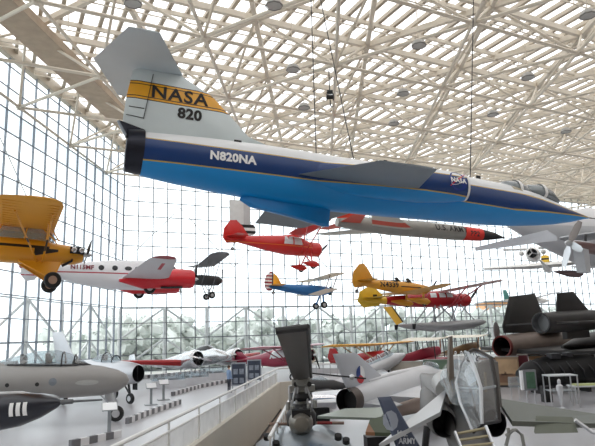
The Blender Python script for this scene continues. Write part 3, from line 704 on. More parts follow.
# ---- big grey transport, tail towards us, upper right
Mg = posex((735, 254), (505, 237), 12., 62, 1.75)
gt = thing('transport_airplane', 'large grey airplane behind the blue jet\'s nose, its pointed tail to the left', 'airplane', Mg)
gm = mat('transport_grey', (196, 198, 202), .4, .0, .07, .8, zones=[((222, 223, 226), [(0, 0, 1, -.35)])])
xs = lambda p: (Mg.inverted() @ at(p[0], p[1], Mg.translation.y))
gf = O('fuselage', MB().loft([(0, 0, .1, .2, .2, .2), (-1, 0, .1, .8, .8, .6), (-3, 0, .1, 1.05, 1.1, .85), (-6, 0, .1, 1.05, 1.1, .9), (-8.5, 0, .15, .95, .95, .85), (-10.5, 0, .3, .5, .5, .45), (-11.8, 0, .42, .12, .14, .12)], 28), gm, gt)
for s in (-1, 1):
    O('wing', MB().wing([(-.6, s*.6, -.3, 2.4, .3), (-1.0, s*5.5, .1, 1.3, .14)]), gm, gt)
for z in (.05, -.12, -.3):
    decal('louvre', gq(-.42, .42, -.035, .035, 2), darkm, gt, [gf], -7.3, z)
tail_depth = (Mg @ V((-11, 0, .3))).y; gi = Mg.inverted()
tq = [gi @ at(x, y, tail_depth+d) for x, y, d in ((475, 247.3, 2.6), (512, 239, .3), (547, 230, -2.), (557, 236, -2.4), (514, 242, 0))]
O('tailplane', MB().poly(tq, (0, 0, -.12)), mat('tail_grey', (176, 178, 184), .45), gt)
# ---- nacelle and propeller of a nearer craft at the right edge
Mn = pose_at((568, 243), 23, 232, 2)
na = thing('pusher_airplane', 'grey propeller airplane entering from the right edge, brown nacelle and silver blades', 'airplane', Mn)
O('engine_nacelle', MB().loft([(-.25, 0, -.02, .14, .14, .14), (-.6, 0, -.02, .24, .2, .22), (-1.6, 0, 0, .3, .22, .26), (-4, 0, 0, .3, .24, .26), (-6, 0, 0, .1, .1, .1)], 20), mat('nacelle_brown', (112, 84, 82), .4, 0, .06, 1., zones=[((178, 178, 182), [(0, 0, 1, -.1)])]), na)
hb = O('spinner', MB().lathe((-.3, 0, 0), (1, 0, 0), [(0, .14), (.3, .12), (.5, .03)], 16), silver, na)
for nm_, d, ln in ((0, V((0, .55, .84)), .95), (1, V((0, -.34, -.94)), .95), (2, V((0, .8, -.6)), .6)):
    e = V((1, 0, 0)).cross(d); mb = MB()
    mb.rings([[V((-.1, 0, 0))+d*(ln*f)+e*(.3*w_*sg)+V((.03, 0, 0))*(th+sg*1.2) for sg, th in ((-.5, 0), (0, .6), (.5, 0), (0, -.6))] for f, w_ in ((.08, .5), (.35, 1), (.8, .9), (1, .55))])
    O('blade', mb, [mat('blade_brown', (136, 128, 124), .4, .3), silver, silver][nm_], hb)
O('pylon', MB().poly([(-.72, -.2, -.15), (-1.2, -.2, -.15), (-1.15, -.18, -1.1), (-.8, -.18, -1.1)], (0, .4, 0)), mat('pylon_grey', (176, 178, 182), .45), na)
O('wing', MB().wing([(-1.6, 1.2, .55, 1.6, .2), (-1.6, -1.2, .55, 1.6, .2)]), mat('transport_grey2', (150, 152, 156), .4), na)
O('cabane_strut', MB().tube((-1.4, 0, .2), (-1.5, 0, .5), .06, n=6), darkm, na)
# ---- white radial-engined craft seen nose on, and its long white wing
Mw = pose_at((532, 253), 44, 205)
wp_ = thing('white_airplane', 'small white airplane seen nose on, below the grey transport', 'airplane', Mw)
O('fuselage', MB().loft([(-.1, 0, 0, .36, .36, .36), (-.4, 0, 0, .5, .5, .5), (-1.5, 0, 0, .55, .55, .55), (-5, 0, .1, .3, .3, .3), (-6.5, 0, .2, .05, .05, .05)], 20, cap0=False), white, wp_)
radial(wp_, (-.2, 0, 0), .34); prop(wp_, (.1, 0, 0), .5, 3, .2, .1, silver)
for s in (-1, 1): O('wheel_spat', MB().ball((-.6, s*.78, .1), .26, 10, sq=(1.4, .8, .8)), white, wp_)
for s in (-1, 1): O('wing', MB().wing([(-1.0, s*.4, .5, 1.4, .16), (-1.3, s*2.2, .6, .9, .1)]), white, wp_)
Ml = pose_at((546, 266), 40, 28)
gl_ = thing('glider', 'white glider with a long thin wing and a yellow and black fin', 'glider', Ml)
O('wing', MB().wing([(-.2, 4.0, .1, .4, .16), (.1, 1, .0, .9, .4), (.1, -1., .0, .9, .4), (-.1, -2.8, .1, .5, .2)]), white, gl_)
O('fuselage', MB().loft([(2.4, 0, -.15, .04, .04, .04), (1.8, 0, -.15, .22, .22, .2), (.4, 0, -.1, .28, .28, .26), (-1.5, 0, 0, .1, .1, .1), (-3.6, 0, .1, .05, .05, .05)], 16), white, gl_)
O('tail_fin', MB().fin([(-.2, .1), (0.0, .75), (.35, .1)], .5, y=0), mat('fin_bands', (232, 190, 60), .5, zones=[((30, 26, 24), [(0, 0, 1, -.1), (0, 0, -1, .25)]), ((30, 26, 24), [(0, 0, 1, -.42), (0, 0, -1, .54)])]), gl_)
Mo = pose_at((583, 274), 33, 75)
pod = thing('slung_pod', 'dark brown float-shaped pod hanging under the white glider wing', 'pod', Mo)
O('body', MB().loft([(.0, 0, 0, .06, .05, .06), (-.3, 0, .02, .2, .14, .22), (-.9, 0, .06, .22, .16, .22), (-1.7, 0, .12, .08, .08, .06), (-1.9, 0, .14, .02, .02, .02)], 16), mat('pod_brown', (104, 84, 86), .45), pod)
O('hanger', MB().tube((-.5, 0, .1), (-.5, 0, .4), .02, n=6).tube((-1.3, 0, .15), (-1.3, 0, .4), .02, n=6), darkm, pod)
Mq = pose_at((507, 300), 58, 66)
sl = thing('sailplane', 'distant sailplane with a teal tail and slender white wing above the black jet', 'glider', Mq)
O('tail_fin', MB().fin([(-.35, 0), (-.4, .95), (.0, 1.0), (.35, .25), (.3, 0)], .12), mat('teal_paint', (92, 156, 150), .4), sl)
O('fuselage', MB().loft([(5.5, 0, -.1, .05, .05, .05), (4.6, 0, -.1, .28, .3, .3), (3, 0, -.05, .22, .22, .22), (0, 0, 0, .1, .1, .1), (-.4, 0, 0, .04, .04, .04)], 14), white, sl)
O('wing', MB().wing([(3.9, 4.5, .7, .4, .05), (4.1, 0, .2, .8, .12), (3.9, -4.5, .7, .4, .05)]), white, sl)
# ------------------------------------------------------------------ raised walkway in front of the camera
yw = radians(3.2); WD = head(yw, -.011); WS = V((cos(yw), -sin(yw), 0))
def wk(lat, t, up): return V((0, 0, EYE))+WD*t+WS*lat+V((0, 0, up))
beige = mat('parapet_beige', (206, 200, 188), .6, 0, .04, .6)
TE = 29.8
par = MB()
par.poly([wk(-2.79, 4.7, -1.89), wk(-2.79, TE, -1.89), wk(-2.79, TE, -3.58), wk(-2.79, 4.7, -3.58)], -WS*.2)
par.poly([wk(-2.79, TE, -1.89), wk(-1.5, TE+1.2, -1.89), wk(-1.5, TE+1.2, -3.58), wk(-2.79, TE, -3.58)], WD*.2)
struct('wall_walkway', par, beige)
wkf = MB().poly([wk(-2.79, 4.7, -3.51), wk(-1.3, 4.7, -3.51), wk(-1.9, TE+1.2, -3.2), wk(-2.79, TE, -3.2)], (0, 0, -.06))
wkm = mat('walkway_boards', (150, 132, 118), .6, 0, .1, 2.); struct('floor_walkway', wkf, wkm)
bs = MB().bar(wk(-2.77, 4.7, -3.45), wk(-2.77, TE, -3.2), .04, .12); struct('baseboard_walkway', bs, darkm)
rl = thing('handrail', 'white tube handrail with clear panels on top of the beige walkway parapet', 'railing', Matrix.Identity(4))
railm = mat('rail_white', (226, 226, 224), .35, coat=.2)
O('top_rail', MB().path([wk(-2.9, 4.7, -1.24), wk(-2.9, TE, -1.24), wk(-1.5, TE+1.3, -1.24)], .035, 8), railm, rl)
for k in range(1, 12):
    t = 4.7+(TE-4.7)*(k-.5)/11; O('post', MB().bar(wk(-2.9, t, -1.89), wk(-2.9, t, -1.24), .03, .04, up=WD), railm, rl)
O('mid_rail', MB().path([wk(-2.9, 4.7, -1.42), wk(-2.9, TE, -1.42)], .02, 6), railm, rl)
O('panel', MB().quad(wk(-2.91, 4.7, -1.88), wk(-2.91, TE, -1.88), wk(-2.91, TE, -1.44), wk(-2.91, 4.7, -1.44)), glass_mat('rail_panel', (236, 236, 234), .03, .6), rl)
rr = thing('side_railing', 'white slatted railing along the right side of the beige walkway', 'railing', Matrix.Identity(4))
sr = lambda t: -1.42-(t-12.6)*.024
O('top_rail', MB().path([wk(sr(t), t, -1.89) for t in (12.6, 18, 24, 28.6)], .045, 8), railm, rr)
O('bottom_rail', MB().path([wk(sr(t), t, -2.5) for t in (12.6, 18, 24, 28.6)], .03, 8), railm, rr)
for k in range(17): t = 12.7+k; O('post', MB().bar(wk(sr(t), t, -3.4), wk(sr(t), t, -1.89), .03, .05, up=WD), railm, rr)
O('kick_panel', MB().quad(wk(sr(12.6), 12.6, -3.3), wk(sr(28.6), 28.6, -3.3), wk(sr(28.6), 28.6, -2.6), wk(sr(12.6), 12.6, -2.6)), mat('kick_panel', (206, 202, 194), .5), rr)
sk_ = tag(O('wall_socket', MB().box(wk(-2.77, 14.2, -2.56), (.05, .1, .28)), darkm), 'small dark socket plate on the inside of the beige parapet', 'socket')
for dz in (-.07, .07): O('outlet', MB().box(wk(-2.735, 14.2, -2.56+dz), (.03, .05, .06)), grey, sk_)

# ------------------------------------------------------------------ striped kerbs on the left floor
kgrey, kwhite = mat('kerb_grey', (112, 112, 116), .6), mat('kerb_white', (222, 222, 224), .6)
def kerb(pts, label, hgt=.26):
    P = [atz(x, y, 0) for x, y in pts]
    mb = MB(); acc = 0
    for a, b in zip(P[:-1], P[1:]):
        n = max(1, round((b-a).length/.42)); 
        for i in range(n):
            p, q = a.lerp(b, i/n), a.lerp(b, (i+1)/n); mb.bar((p.x, p.y, hgt/2), (q.x, q.y, hgt/2), .16, hgt, mi=acc % 2); acc += 1
    return tag(O('striped_kerb', mb, [kgrey, kwhite], None, False), label, 'kerb', 'striped floor kerbs around the left exhibits')
kerb([(70, 448), (120, 437)], 'grey and white striped kerb nearest the camera, at the lower left corner')
kerb([(127, 424), (150, 414.5), (180, 404)], 'striped kerb bending behind the two paired information lecterns')
kerb([(172, 396), (200, 388), (235, 381)], 'striped kerb running back past the glass show cases')
kerb([(140, 379), (170, 376), (205, 372)], 'distant striped kerb under the red-edged wing', .3)
# ------------------------------------------------------------------ information lecterns
def lectern(px, py, label, tilt=1, sc=1.):
    b = atz(px, py, 0); 
    t = thing('information_lectern', label, 'information stand', axes(b, V((sin(radians(20)), -cos(radians(20)), 0))), 'information lecterns on the left floor')
    O('base_plate', MB().box((0, 0, .02), (.55, .7, .04)), grey, t); O('post', MB().box((0, 0, .5*sc), (.06, .14, 1.0*sc)), grey, t)
    R = Matrix.Rotation(radians(28), 3, 'Y')
    O('frame', MB().box((.05, 0, 1.06*sc), (.54, .6, .03), R), grey, t)
    O('text_panel', MB().box((.057, 0, 1.078*sc), (.49, .55, .02), R), mat('panel_white', (236, 238, 240), .4), t)
lectern(109, 434.5, 'lone white-topped information lectern beside the grey jet nose wheel')
lectern(151, 405, 'left one of the two paired lecterns at the striped kerb')
lectern(163.5, 400, 'right one of the two paired lecterns at the striped kerb')

# ------------------------------------------------------------------ grey jet fighter, left
dgj = 29.
def ground_frame(px, py, z, yaw, pitch=0.):   # nose at pixel and height
    return axes(atz(px, py, z), head(radians(yaw), radians(pitch)))
Mg1 = ground_frame(129, 379.5, 1.85, 82)
gj = thing('jet_fighter', 'grey jet fighter with a bubble canopy cut off by the left edge', 'airplane', Mg1)
gjm = mat('fighter_grey', (148, 146, 144), .4, .15, .07, .7, zones=[])
gf1 = O('fuselage', MB().loft([(0, 0, -.02, .04, .05, .05), (-.12, 0, -.02, .2, .26, .26), (-.5, 0, -.02, .38, .48, .5), (-1.2, 0, .0, .55, .66, .66), (-2.2, 0, .05, .68, .76, .74), (-3.6, 0, .08, .78, .8, .8), (-5.5, 0, .1, .82, .82, .84), (-8, 0, .1, .76, .8, .8), (-11.5, 0, .15, .45, .5, .5)], 32), gjm, gj)
O('canopy', MB().loft([(-1.75, 0, .68, .1, .04, .04), (-2.4, 0, .72, .34, .48, .1), (-3.2, 0, .78, .42, .68, .1), (-4.2, 0, .82, .42, .62, .1), (-5.3, 0, .84, .32, .34, .1), (-6.3, 0, .86, .1, .06, .06)], 22), canopyg, gj)
cf = MB()
for x, w_, h_ in ((-2.42, .345, .485), (-2.95, .4, .63)):
    cf.path([(x, w_*cos(t*pi/10), .73+h_*sin(t*pi/10)) for t in range(11)], .035, 6)
for s in (-1, 1): cf.path([(-1.72, s*.1, .7), (-2.4, s*.34, .76), (-2.95, s*.41, .78), (-4.2, s*.42, .84), (-5.3, s*.32, .88)], .035, 6)
O('canopy_frame', cf, darkm, gj)
O('windscreen_hood', MB().loft([(-1.6, 0, .66, .08, .04, .04), (-2.0, 0, .7, .26, .16, .1), (-2.5, 0, .74, .34, .3, .1)], 18), black, gj)
for x in (-3.6, -4.7): O('ejection_seat', MB().box((x, 0, .95), (.22, .36, .5)).box((x-.05, 0, 1.24), (.16, .24, .16)), darkm, gj)
O('canopy_fairing', MB().loft([(-5.0, 0, .84, .3, .2, .1), (-6.5, 0, .86, .3, .12, .1), (-8.5, 0, .8, .2, .06, .1)], 16), gjm, gj)
for x, z in ((-5.1, .02), (-3.85, .0)): decal('service_hatch', ngon(.09, 14), darkm, gj, [gf1], x, z)
decal('squadron_emblem', ngon(.17, 20), mat('emblem_pale', (120, 126, 134), .5), gj, [gf1], -3.2, .08)
decal('access_panel', ngon(.5, 20, .24), mat('panel_pale', (168, 168, 166), .4), gj, [gf1], -1.75, -.02)
st = O('nose_gear_leg', MB().tube((-.75, 0, -.5), (-.55, 0, -1.45), .06, n=10).tube((-1.3, 0, -.6), (-.6, 0, -1.3), .035, n=8).box((-.85, .2, -.75), (.5, .03, .45)), silver, gj)
wheel(st, (-.55, 0, -1.49), .36, .2)
for s in (-1, 1):
    O('wing', MB().wing([(-5.2, s*.7, -.45, 3.2, .34), (-6.6, s*6.4, -.1, 1.7, .16)]), gjm, gj)
    ml = O('main_gear_leg', MB().tube((-7.0, s*2.2, -.5), (-7.0, s*2.2, -1.45), .08, n=8), silver, gj); wheel(ml, (-7, s*2.2, -1.5), .35, .2)
# navy tip tank with three white bars
Mtk = axes(at(62, 402, 14.5), head(radians(93), radians(1.5)))
tk = thing('tip_tank', 'dark navy wingtip tank marked with three white bars, lower left', 'wing tank', Mtk)
nav = mat('tank_navy', (22, 26, 40), .3, 0, .05, 1.5, coat=.4)
tb = O('body', MB().loft([(0, 0, 0, .03, .03, .03), (-.12, 0, -.01, .12, .12, .12), (-.5, 0, -.05, .28, .27, .28), (-1.0, 0, -.1, .4, .38, .4), (-1.7, 0, -.14, .48, .45, .46), (-2.6, 0, -.16, .5, .47, .48), (-3.6, 0, -.16, .44, .42, .42), (-4.6, 0, -.14, .1, .1, .1)], 28), nav, tk)
O('body_ridge', MB().loft([(-.3, 0, .12, .02, .02, .02), (-1.0, 0, .265, .12, .04, .04), (-2.6, 0, .3, .16, .04, .04), (-3.6, 0, .26, .05, .03, .03)], 18), mat('tank_silver', (176, 178, 180), .35, .4), tk)
for k in range(3): decal('marking_bar', gq(-.045, .045, -.15, .15), wht, tk, [tb], -1.02+k*.145, -.08, label='white painted bar')
O('probe', MB().lathe((-.02, 0, 0), (1, 0, 0), [(0, .06), (.28, .055), (.3, .03), (.98, .022), (1.0, .01)], 12), mat('probe_grey', (96, 98, 100), .4, .4), tk)
O('wing', MB().wing([(-1.3, .3, .0, 1.6, .2), (-1.2, 2.5, -.1, 2.2, .26)]), nav, tk)
O('support_leg', MB().tube((-2.4, .3, -.1), (-2.4, .6, -(Mtk.translation.z)), .07, n=8), grey, tk)

# silver jet with open nose intake, facing right
Mm = axes(atz(138.5, 373.5, 1.75), head(radians(126)))
mj = thing('swept_jet', 'silver jet with a round dark nose intake, behind the grey fighter', 'airplane', Mm)
sj = mat('jet_silver', (196, 198, 202), .35, .55, .06, .8)
O('fuselage', MB().loft([(0, 0, 0, .44, .48, .48), (-.1, 0, 0, .5, .54, .54), (-1.0, 0, .02, .6, .66, .66), (-2.4, 0, .04, .66, .72, .72), (-5, 0, .06, .68, .74, .74), (-8.5, 0, .1, .45, .5, .5)], 28, cap0=False), sj, mj)
O('intake_throat', MB().loft([(-.02, 0, 0, .43, .47, .47), (-1., 0, 0, .4, .44, .44)], 24, cap0=False), black, mj)
O('intake_splitter', MB().box((-.25, 0, 0), (.3, .05, .9)), darkm, mj)
O('canopy', MB().loft([(-1.6, 0, .55, .1, .05, .1), (-2.1, 0, .6, .34, .42, .1), (-2.9, 0, .66, .38, .55, .1), (-3.8, 0, .7, .3, .36, .1), (-4.5, 0, .7, .1, .1, .1)], 20), canopyg, mj)
O('canopy_frame', MB().path([(-2.1, .34*cos(t*pi/8), .62+.43*sin(t*pi/8)) for t in range(9)], .03, 6).path([(-3.0, .38*cos(t*pi/8), .66+.56*sin(t*pi/8)) for t in range(9)], .03, 6), darkm, mj)
O('headrest', MB().box((-3.2, 0, .85), (.2, .3, .5)), darkm, mj)
lg = O('nose_gear_leg', MB().tube((-.9, 0, -.5), (-.7, 0, -1.4), .07, n=8).tube((-1.3, 0, -.6), (-.75, 0, -1.2), .05, n=8).box((-.6, .25, -.7), (.4, .04, .5)), darkm, mj)
wheel(lg, (-.7, 0, -1.42), .31, .2)
for s in (-1, 1):
    O('wing', MB().wing([(-2.6, s*.6, .1, 3.0, .3), (-5.6, s*4.9, -.1, 1.8, .16)]), sj, mj)
    ml = O('main_gear_leg', MB().tube((-4.6, s*1.8, 0), (-4.6, s*1.8, -1.3), .07, n=8), silver, mj); wheel(ml, (-4.6, s*1.8, -1.38), .36, .2)
O('tail_fin', MB().fin([(-6.0, .5), (-7.8, 2.6), (-9, 2.6), (-8.3, .3)], .16), sj, mj)

# silver twin with red-edged wings
Me = axes(atz(228, 353, 2.3), head(radians(132), radians(7)))
el = thing('silver_airliner', 'polished silver twin with red-edged wings facing right, beyond the show cases', 'airplane', Me)
elm = mat('airliner_silver', (204, 206, 208), .22, .8, .05, .8); eu = mat('airliner_wing', (206, 206, 206), .3, .4, .05, .8); er = mat('leading_red', (166, 34, 36), .4)
O('fuselage', MB().loft([(0, 0, -.2, .06, .06, .06), (-.4, 0, -.16, .36, .34, .34), (-1.3, 0, -.06, .58, .56, .6), (-2.3, 0, .05, .7, .72, .74), (-4.5, 0, .1, .76, .82, .8), (-7, 0, .1, .64, .66, .68), (-10.5, 0, .2, .3, .3, .3), (-11.6, 0, .25, .05, .08, .08)], 28), elm, el)
O('windscreen', MB().loft([(-2.0, 0, .6, .3, .1, .1), (-2.5, 0, .66, .52, .38, .1), (-3.4, 0, .7, .5, .4, .1), (-4.2, 0, .7, .4, .2, .1)], 18), mat('dark_window', (30, 32, 38), .1), el)
for s in (-1, 1):
    wo = O('wing', MB().wing([(-2.6, s*.6, -.5, 3.4, .5), (-3.2, s*4., -.2, 2.5, .36), (-4.4, s*8.0, .15, 1.2, .14)]), eu, el)
    O('leading_edge', MB().rings([[V((x+.06, s*y, z+.2*k)), V((x+.14, s*y, z)), V((x-.05, s*y, z-.3*k)), V((x-.9*k, s*y, z+.36*k))] for x, y, z, k in ((-2.95, 2.9, -.3, 1), (-3.2, 4.0, -.2, .9), (-4.35, 8.0, .16, .5))]), er, wo)
    nc = O('engine_nacelle', MB().loft([(-1.2, s*2.35, -.2, .6, .6, .6), (-1.4, s*2.35, -.2, .76, .76, .76), (-2.2, s*2.35, -.2, .74, .74, .76), (-3.6, s*2.35, -.25, .5, .45, .55), (-5.2, s*2.35, -.3, .06, .06, .06)], 24, cap0=False), elm, el)
    O('cowling_throat', MB().loft([(-1.22, s*2.35, -.2, .6, .6, .6), (-1.6, s*2.35, -.2, .6, .6, .6)], 20, cap0=False), black, nc)
    radial(nc, (-1.4, s*2.35, -.2), .56)
    prop(nc, (-1.0, s*2.35, -.2), 1.3, 2, 1.35, .18, chrome)
    ml = O('main_gear_leg', MB().tube((-2.4, s*2.35, -.6), (-2.1, s*2.35, -1.9), .09, n=8), silver, el); wheel(ml, (-2.1, s*2.35, -2.05), .42, .24)
O('tailplane', MB().wing([(-9.6, -3.2, .3, 1.2, .1), (-9.4, 0, .3, 1.6, .14), (-9.6, 3.2, .3, 1.2, .1)]), eu, el)
for s in (-1, 1): O('endplate_fin', MB().fin([(-9.4, -.3), (-9.8, 1.3), (-10.6, 1.3), (-11, .4), (-10.6, -.6)], .1, y=s*3.1), elm, el)

# crimson cabin plane with round cowl
Mcr = axes(atz(314, 355, 1.95), head(radians(122), radians(5)))
cr = thing('crimson_airplane', 'crimson high-wing cabin plane on the floor, partly hidden by the rotor blade', 'airplane', Mcr)
crm = mat('crimson_paint', (140, 22, 56), .3, 0, .05, 1., coat=.4)
cf_ = O('fuselage', MB().loft([(-.1, 0, 0, .5, .5, .5), (-.3, 0, 0, .66, .66, .66), (-1.1, 0, 0, .68, .68, .68), (-1.15, 0, 0, .56, .56, .6), (-2.2, 0, .05, .6, .78, .72, 2.8), (-4, 0, .05, .58, .8, .72, 2.8), (-5.6, 0, .1, .4, .5, .5), (-8.2, 0, .2, .06, .15, .15)], 26, cap0=False), crm, cr)
O('cowling_ring', MB().lathe((-.14, 0, 0), (1, 0, 0), [(-.2, .64), (0, .6), (.06, .52), (0, .46)], 24, cap0=False, cap1=False), mat('cowl_cream', (226, 220, 206), .35), cr)
radial(cr, (-.3, 0, 0), .48); prop(cr, (.1, 0, 0), 1.3, 2, .4, .17)
for s in (-1, 1):
    decal('cabin_window', gq(-1.3, 1.1, -.26, .36, 8, .3), mat('light_window', (214, 220, 222), .15), cr, [cf_], -2.9, .36, s)
    O('wing', MB().wing([(-1.5, s*.3, .84, 2.0, .28), (-1.6, s*4.6, .95, 1.9, .24), (-2.2, s*6.2, 1.0, .9, .06)]), crm, cr)
    for x in (-1.9, -2.9): O('wing_strut', MB().tube((-2.2, s*.5, -.55), (x, s*3.2, .85), .05, n=6), crm, cr)
    ml = O('landing_gear_leg', MB().tube((-1.6, s*.5, -.5), (-1.5, s*1.2, -1.5), .08, n=8), crm, cr); wheel(ml, (-1.5, s*1.25, -1.6), .34, .2)
O('tail_fin', MB().fin([(-6.8, .3), (-7.6, 1.0), (-8.2, 1.1), (-8.7, .5), (-8.4, -.2)], .1), crm, cr)
O('tailplane', MB().wing([(-7.4, -1.9, .3, .8, .05), (-7.0, 0, .28, 1.4, .1), (-7.4, 1.9, .3, .8, .05)]), crm, cr)

# yellow-winged red biplane-type, middle distance
Myl = axes(atz(388, 355, 1.75), head(radians(135), radians(6)))
ym = thing('parasol_monoplane', 'yellow-winged red airplane on the floor behind the grey fin with a roundel', 'airplane', Myl)
yr = mat('fuselage_red', (172, 34, 36), .4)
O('fuselage', MB().loft([(-.1, 0, 0, .3, .3, .3), (-.5, 0, 0, .42, .44, .44), (-2, 0, 0, .44, .5, .5, 2.6), (-4, 0, 0, .36, .4, .4, 2.6), (-6.5, 0, .1, .05, .14, .14)], 20), yr, ym)
yw_ = mat('wing_yellow', (222, 164, 44), .5)
for s in (-1, 1):
    O('wing', MB().wing([(-.8, 0, 1.0, 1.8, .2), (-.8, s*5.4, 1.1, 1.7, .16), (-1.2, s*6.0, 1.12, .8, .05)]), yw_, ym)
    for x in (-1.0, -2.2): O('wing_strut', MB().tube((x, s*.4, -.3), (x-.2, s*2.8, 1.0), .05, n=6), mat('strut_tan', (176, 146, 110), .5), ym); O('cabane_strut', MB().tube((x, s*.35, .4), (x, s*.4, 1.0), .04, n=6), mat('strut_tan', (176, 146, 110), .5), ym)
    ml = O('landing_gear_leg', MB().tube((-1., s*.35, -.4), (-1.1, s*.9, -1.3), .06, n=8), yr, ym); wheel(ml, (-1.1, s*.95, -1.4), .34, .14)
O('tail_fin', MB().fin([(-5.2, .2), (-5.8, 1.2), (-6.5, 1.3), (-6.9, .5), (-6.6, -.1)], .08), yr, ym)
radial(ym, (-.05, 0, 0), .52); prop(ym, (.15, 0, 0), 1.2, 2, .2, .16, mat('prop_wood', (150, 104, 66), .4))

def war_biplane(px, py, yaw, col, label, group=None, pitch=10):
    M = axes(atz(px, py, 1.9), head(radians(yaw), radians(pitch)))
    t = thing('vintage_biplane', label, 'airplane', M)
    cm = mat('vintage_'+str(col[0]), col, .5, 0, .1, 1.)
    O('fuselage', MB().loft([(-.1, 0, 0, .36, .36, .36), (-.6, 0, 0, .46, .46, .46), (-1.6, 0, 0, .4, .5, .46, 3), (-3.4, 0, 0, .3, .36, .36, 3), (-5.8, 0, .05, .04, .12, .12)], 20), cm, t)
    for s in (-1, 1):
        O('upper_wing', MB().wing([(-.7, 0, 1.25, 1.4, .14), (-.8, s*3.4, 1.3, 1.3, .1)]), mat('vintage_linen', (206, 198, 182), .6), t)
        O('lower_wing', MB().wing([(-1.1, s*.3, -.4, 1.2, .12), (-1.1, s*3.8, -.3, 1.1, .1)]), cm, t)
        for x in (-.9, -1.8): O('interplane_strut', MB().tube((x-.2, s*2.6, -.32), (x, s*2.6, 1.25), .045, n=6), darkm, t); O('cabane_strut', MB().tube((x, s*.3, .4), (x, s*.5, 1.25), .035, n=6), darkm, t)
        ml = O('landing_gear_leg', MB().tube((-.9, s*.3, -.4), (-1.0, s*.8, -1.25), .045, n=6), darkm, t); wheel(ml, (-1.0, s*.88, -1.35), .36, .12)
    O('tail_fin', MB().fin([(-5.0, .1), (-5.4, .8), (-6.1, .9), (-6.4, .3), (-6.1, -.2)], .07), cm, t)
    O('tailplane', MB().wing([(-5.0, -1.4, .1, .8, .05), (-4.8, 0, .1, 1.1, .06), (-5.0, 1.4, .1, .8, .05)]), cm, t)
    prop(t, (.05, 0, 0), 1.25, 2, .35, .15, mat('prop_wood', (150, 104, 66), .4)); return t
war_biplane(440, 350, 74, (134, 26, 48), 'crimson vintage biplane on the far floor, left of the thin upright post')
war_biplane(478, 345, 70, (96, 72, 44), 'brown vintage biplane on the far floor, left of the black jet exhaust')
# ------------------------------------------------------------------ show cases, boards and a visitor beyond the walkway
def show_case(px, py, yaw, size, label):
    t = thing('show_case', label, 'display case', axes(atz(px, py, 0), head(radians(yaw))), 'white glass-topped show cases')
    l, w_, h = size
    O('plinth', MB().box((0, 0, h*.3), (l, w_, h*.6)), mat('plinth_white', (214, 216, 220), .45), t)
    O('glass_lid', MB().box((0, 0, h*.82), (l*.96, w_*.94, h*.42)), glass_mat('case_glass', (225, 235, 240), .12, .12), t)
    O('exhibit', MB().box((-l*.2, 0, h*.68), (l*.2, w_*.5, h*.15)).box((l*.15, 0, h*.66), (l*.3, w_*.5, h*.1)), mat('exhibit_grey', (120, 124, 128), .5), t)
    for sx in (-1, 1):
        for sy in (-1, 1): O('corner_post', MB().box((sx*l*.48, sy*w_*.47, h*.82), (.04, .04, h*.44)), silver, t)
show_case(168, 388, 70, (2.6, 1.0, 1.0), 'white show case nearest the paired lecterns')
show_case(192, 385, 68, (2.6, 1.0, 1.0), 'middle white show case in the row behind the walkway rail')
show_case(214, 380, 66, (2.4, 1.0, 1.0), 'white show case nearest the standing dark photo boards')
def board(px, py, label, w_=1.05, h=1.55):
    t = thing('photo_board', label, 'display board', axes(atz(px, py, 0), head(radians(185))), 'dark photo boards beyond the walkway rail')
    O('frame', MB().box((0, 0, .35+h/2), (.08, w_, h)), mat('board_frame', (150, 156, 164), .5), t)
    pn = O('photo_panel', MB().box((.05, 0, .35+h/2), (.02, w_*.86, h*.88)), mat('board_dark', (52, 60, 76), .4, 0, .4, 3.), t)
    for k in range(4): O('photo', MB().box((.065, (-.2 if k % 2 else .2)*w_, .7+(k//2)*.6), (.01, w_*.3, .36)), mat('photo_grey', (130, 138, 150), .5, 0, .5, 6.), pn)
    for s in (-1, 1): O('foot', MB().box((0, s*w_*.42, .17), (.3, .05, .36)), grey, t)
board(239, 391, 'dark photo board nearest the visitor in light blue')
board(254.5, 385, 'dark photo board in front of the crimson airplane', 1.1)
# visitor
vp = atz(229, 393, 0)
pe = thing('person', 'visitor in a light blue top and dark trousers standing by the photo boards', 'person', axes(vp, V((.8, .6, 0))))
def skin_body(name, joints, edges, m, parent):
    me = bpy.data.meshes.new(name); me.from_pydata([j[0] for j in joints], edges, []); ob = bpy.data.objects.new(name, me); COL.objects.link(ob); ob.parent = parent
    md = ob.modifiers.new('s', 'SKIN'); 
    for v, j in zip(me.skin_vertices[0].data, joints): v.radius = j[1] if isinstance(j[1], tuple) else (j[1], j[1])
    me.skin_vertices[0].data[0].use_root = True
    sb = ob.modifiers.new('d', 'SUBSURF'); sb.levels = sb.render_levels = 2; sb.use_apply_on_spline = False; me.materials.append(m); return ob
sk = mat('skin', (206, 160, 136), .5)
J = [((0, 0, .95), (.12, .17)), ((0, 0, 1.2), (.1, .15)), ((0, 0, 1.42), (.1, .18)), ((0, 0, 1.5), .055), ((.02, 0, 1.6), (.085, .075)), ((.02, 0, 1.73), (.08, .07)),
     ((0, .2, 1.4), .06), ((.02, .26, 1.12), .045), ((.12, .24, .9), .035), ((.17, .23, .82), (.03, .02)), ((0, -.2, 1.4), .06), ((.02, -.26, 1.12), .045), ((.12, -.24, .9), .035), ((.17, -.23, .82), (.03, .02)),
     ((0, .1, .86), .09), ((.02, .11, .48), .06), ((0, .11, .1), .045), ((.16, .12, .05), .04), ((0, -.1, .86), .09), ((.02, -.11, .48), .06), ((0, -.11, .1), .045), ((.16, -.12, .05), .04)]
Eg = [(0, 1), (1, 2), (2, 3), (3, 4), (4, 5), (2, 6), (6, 7), (7, 8), (8, 9), (2, 10), (10, 11), (11, 12), (12, 13), (0, 14), (14, 15), (15, 16), (16, 17), (0, 18), (18, 19), (19, 20), (20, 21)]
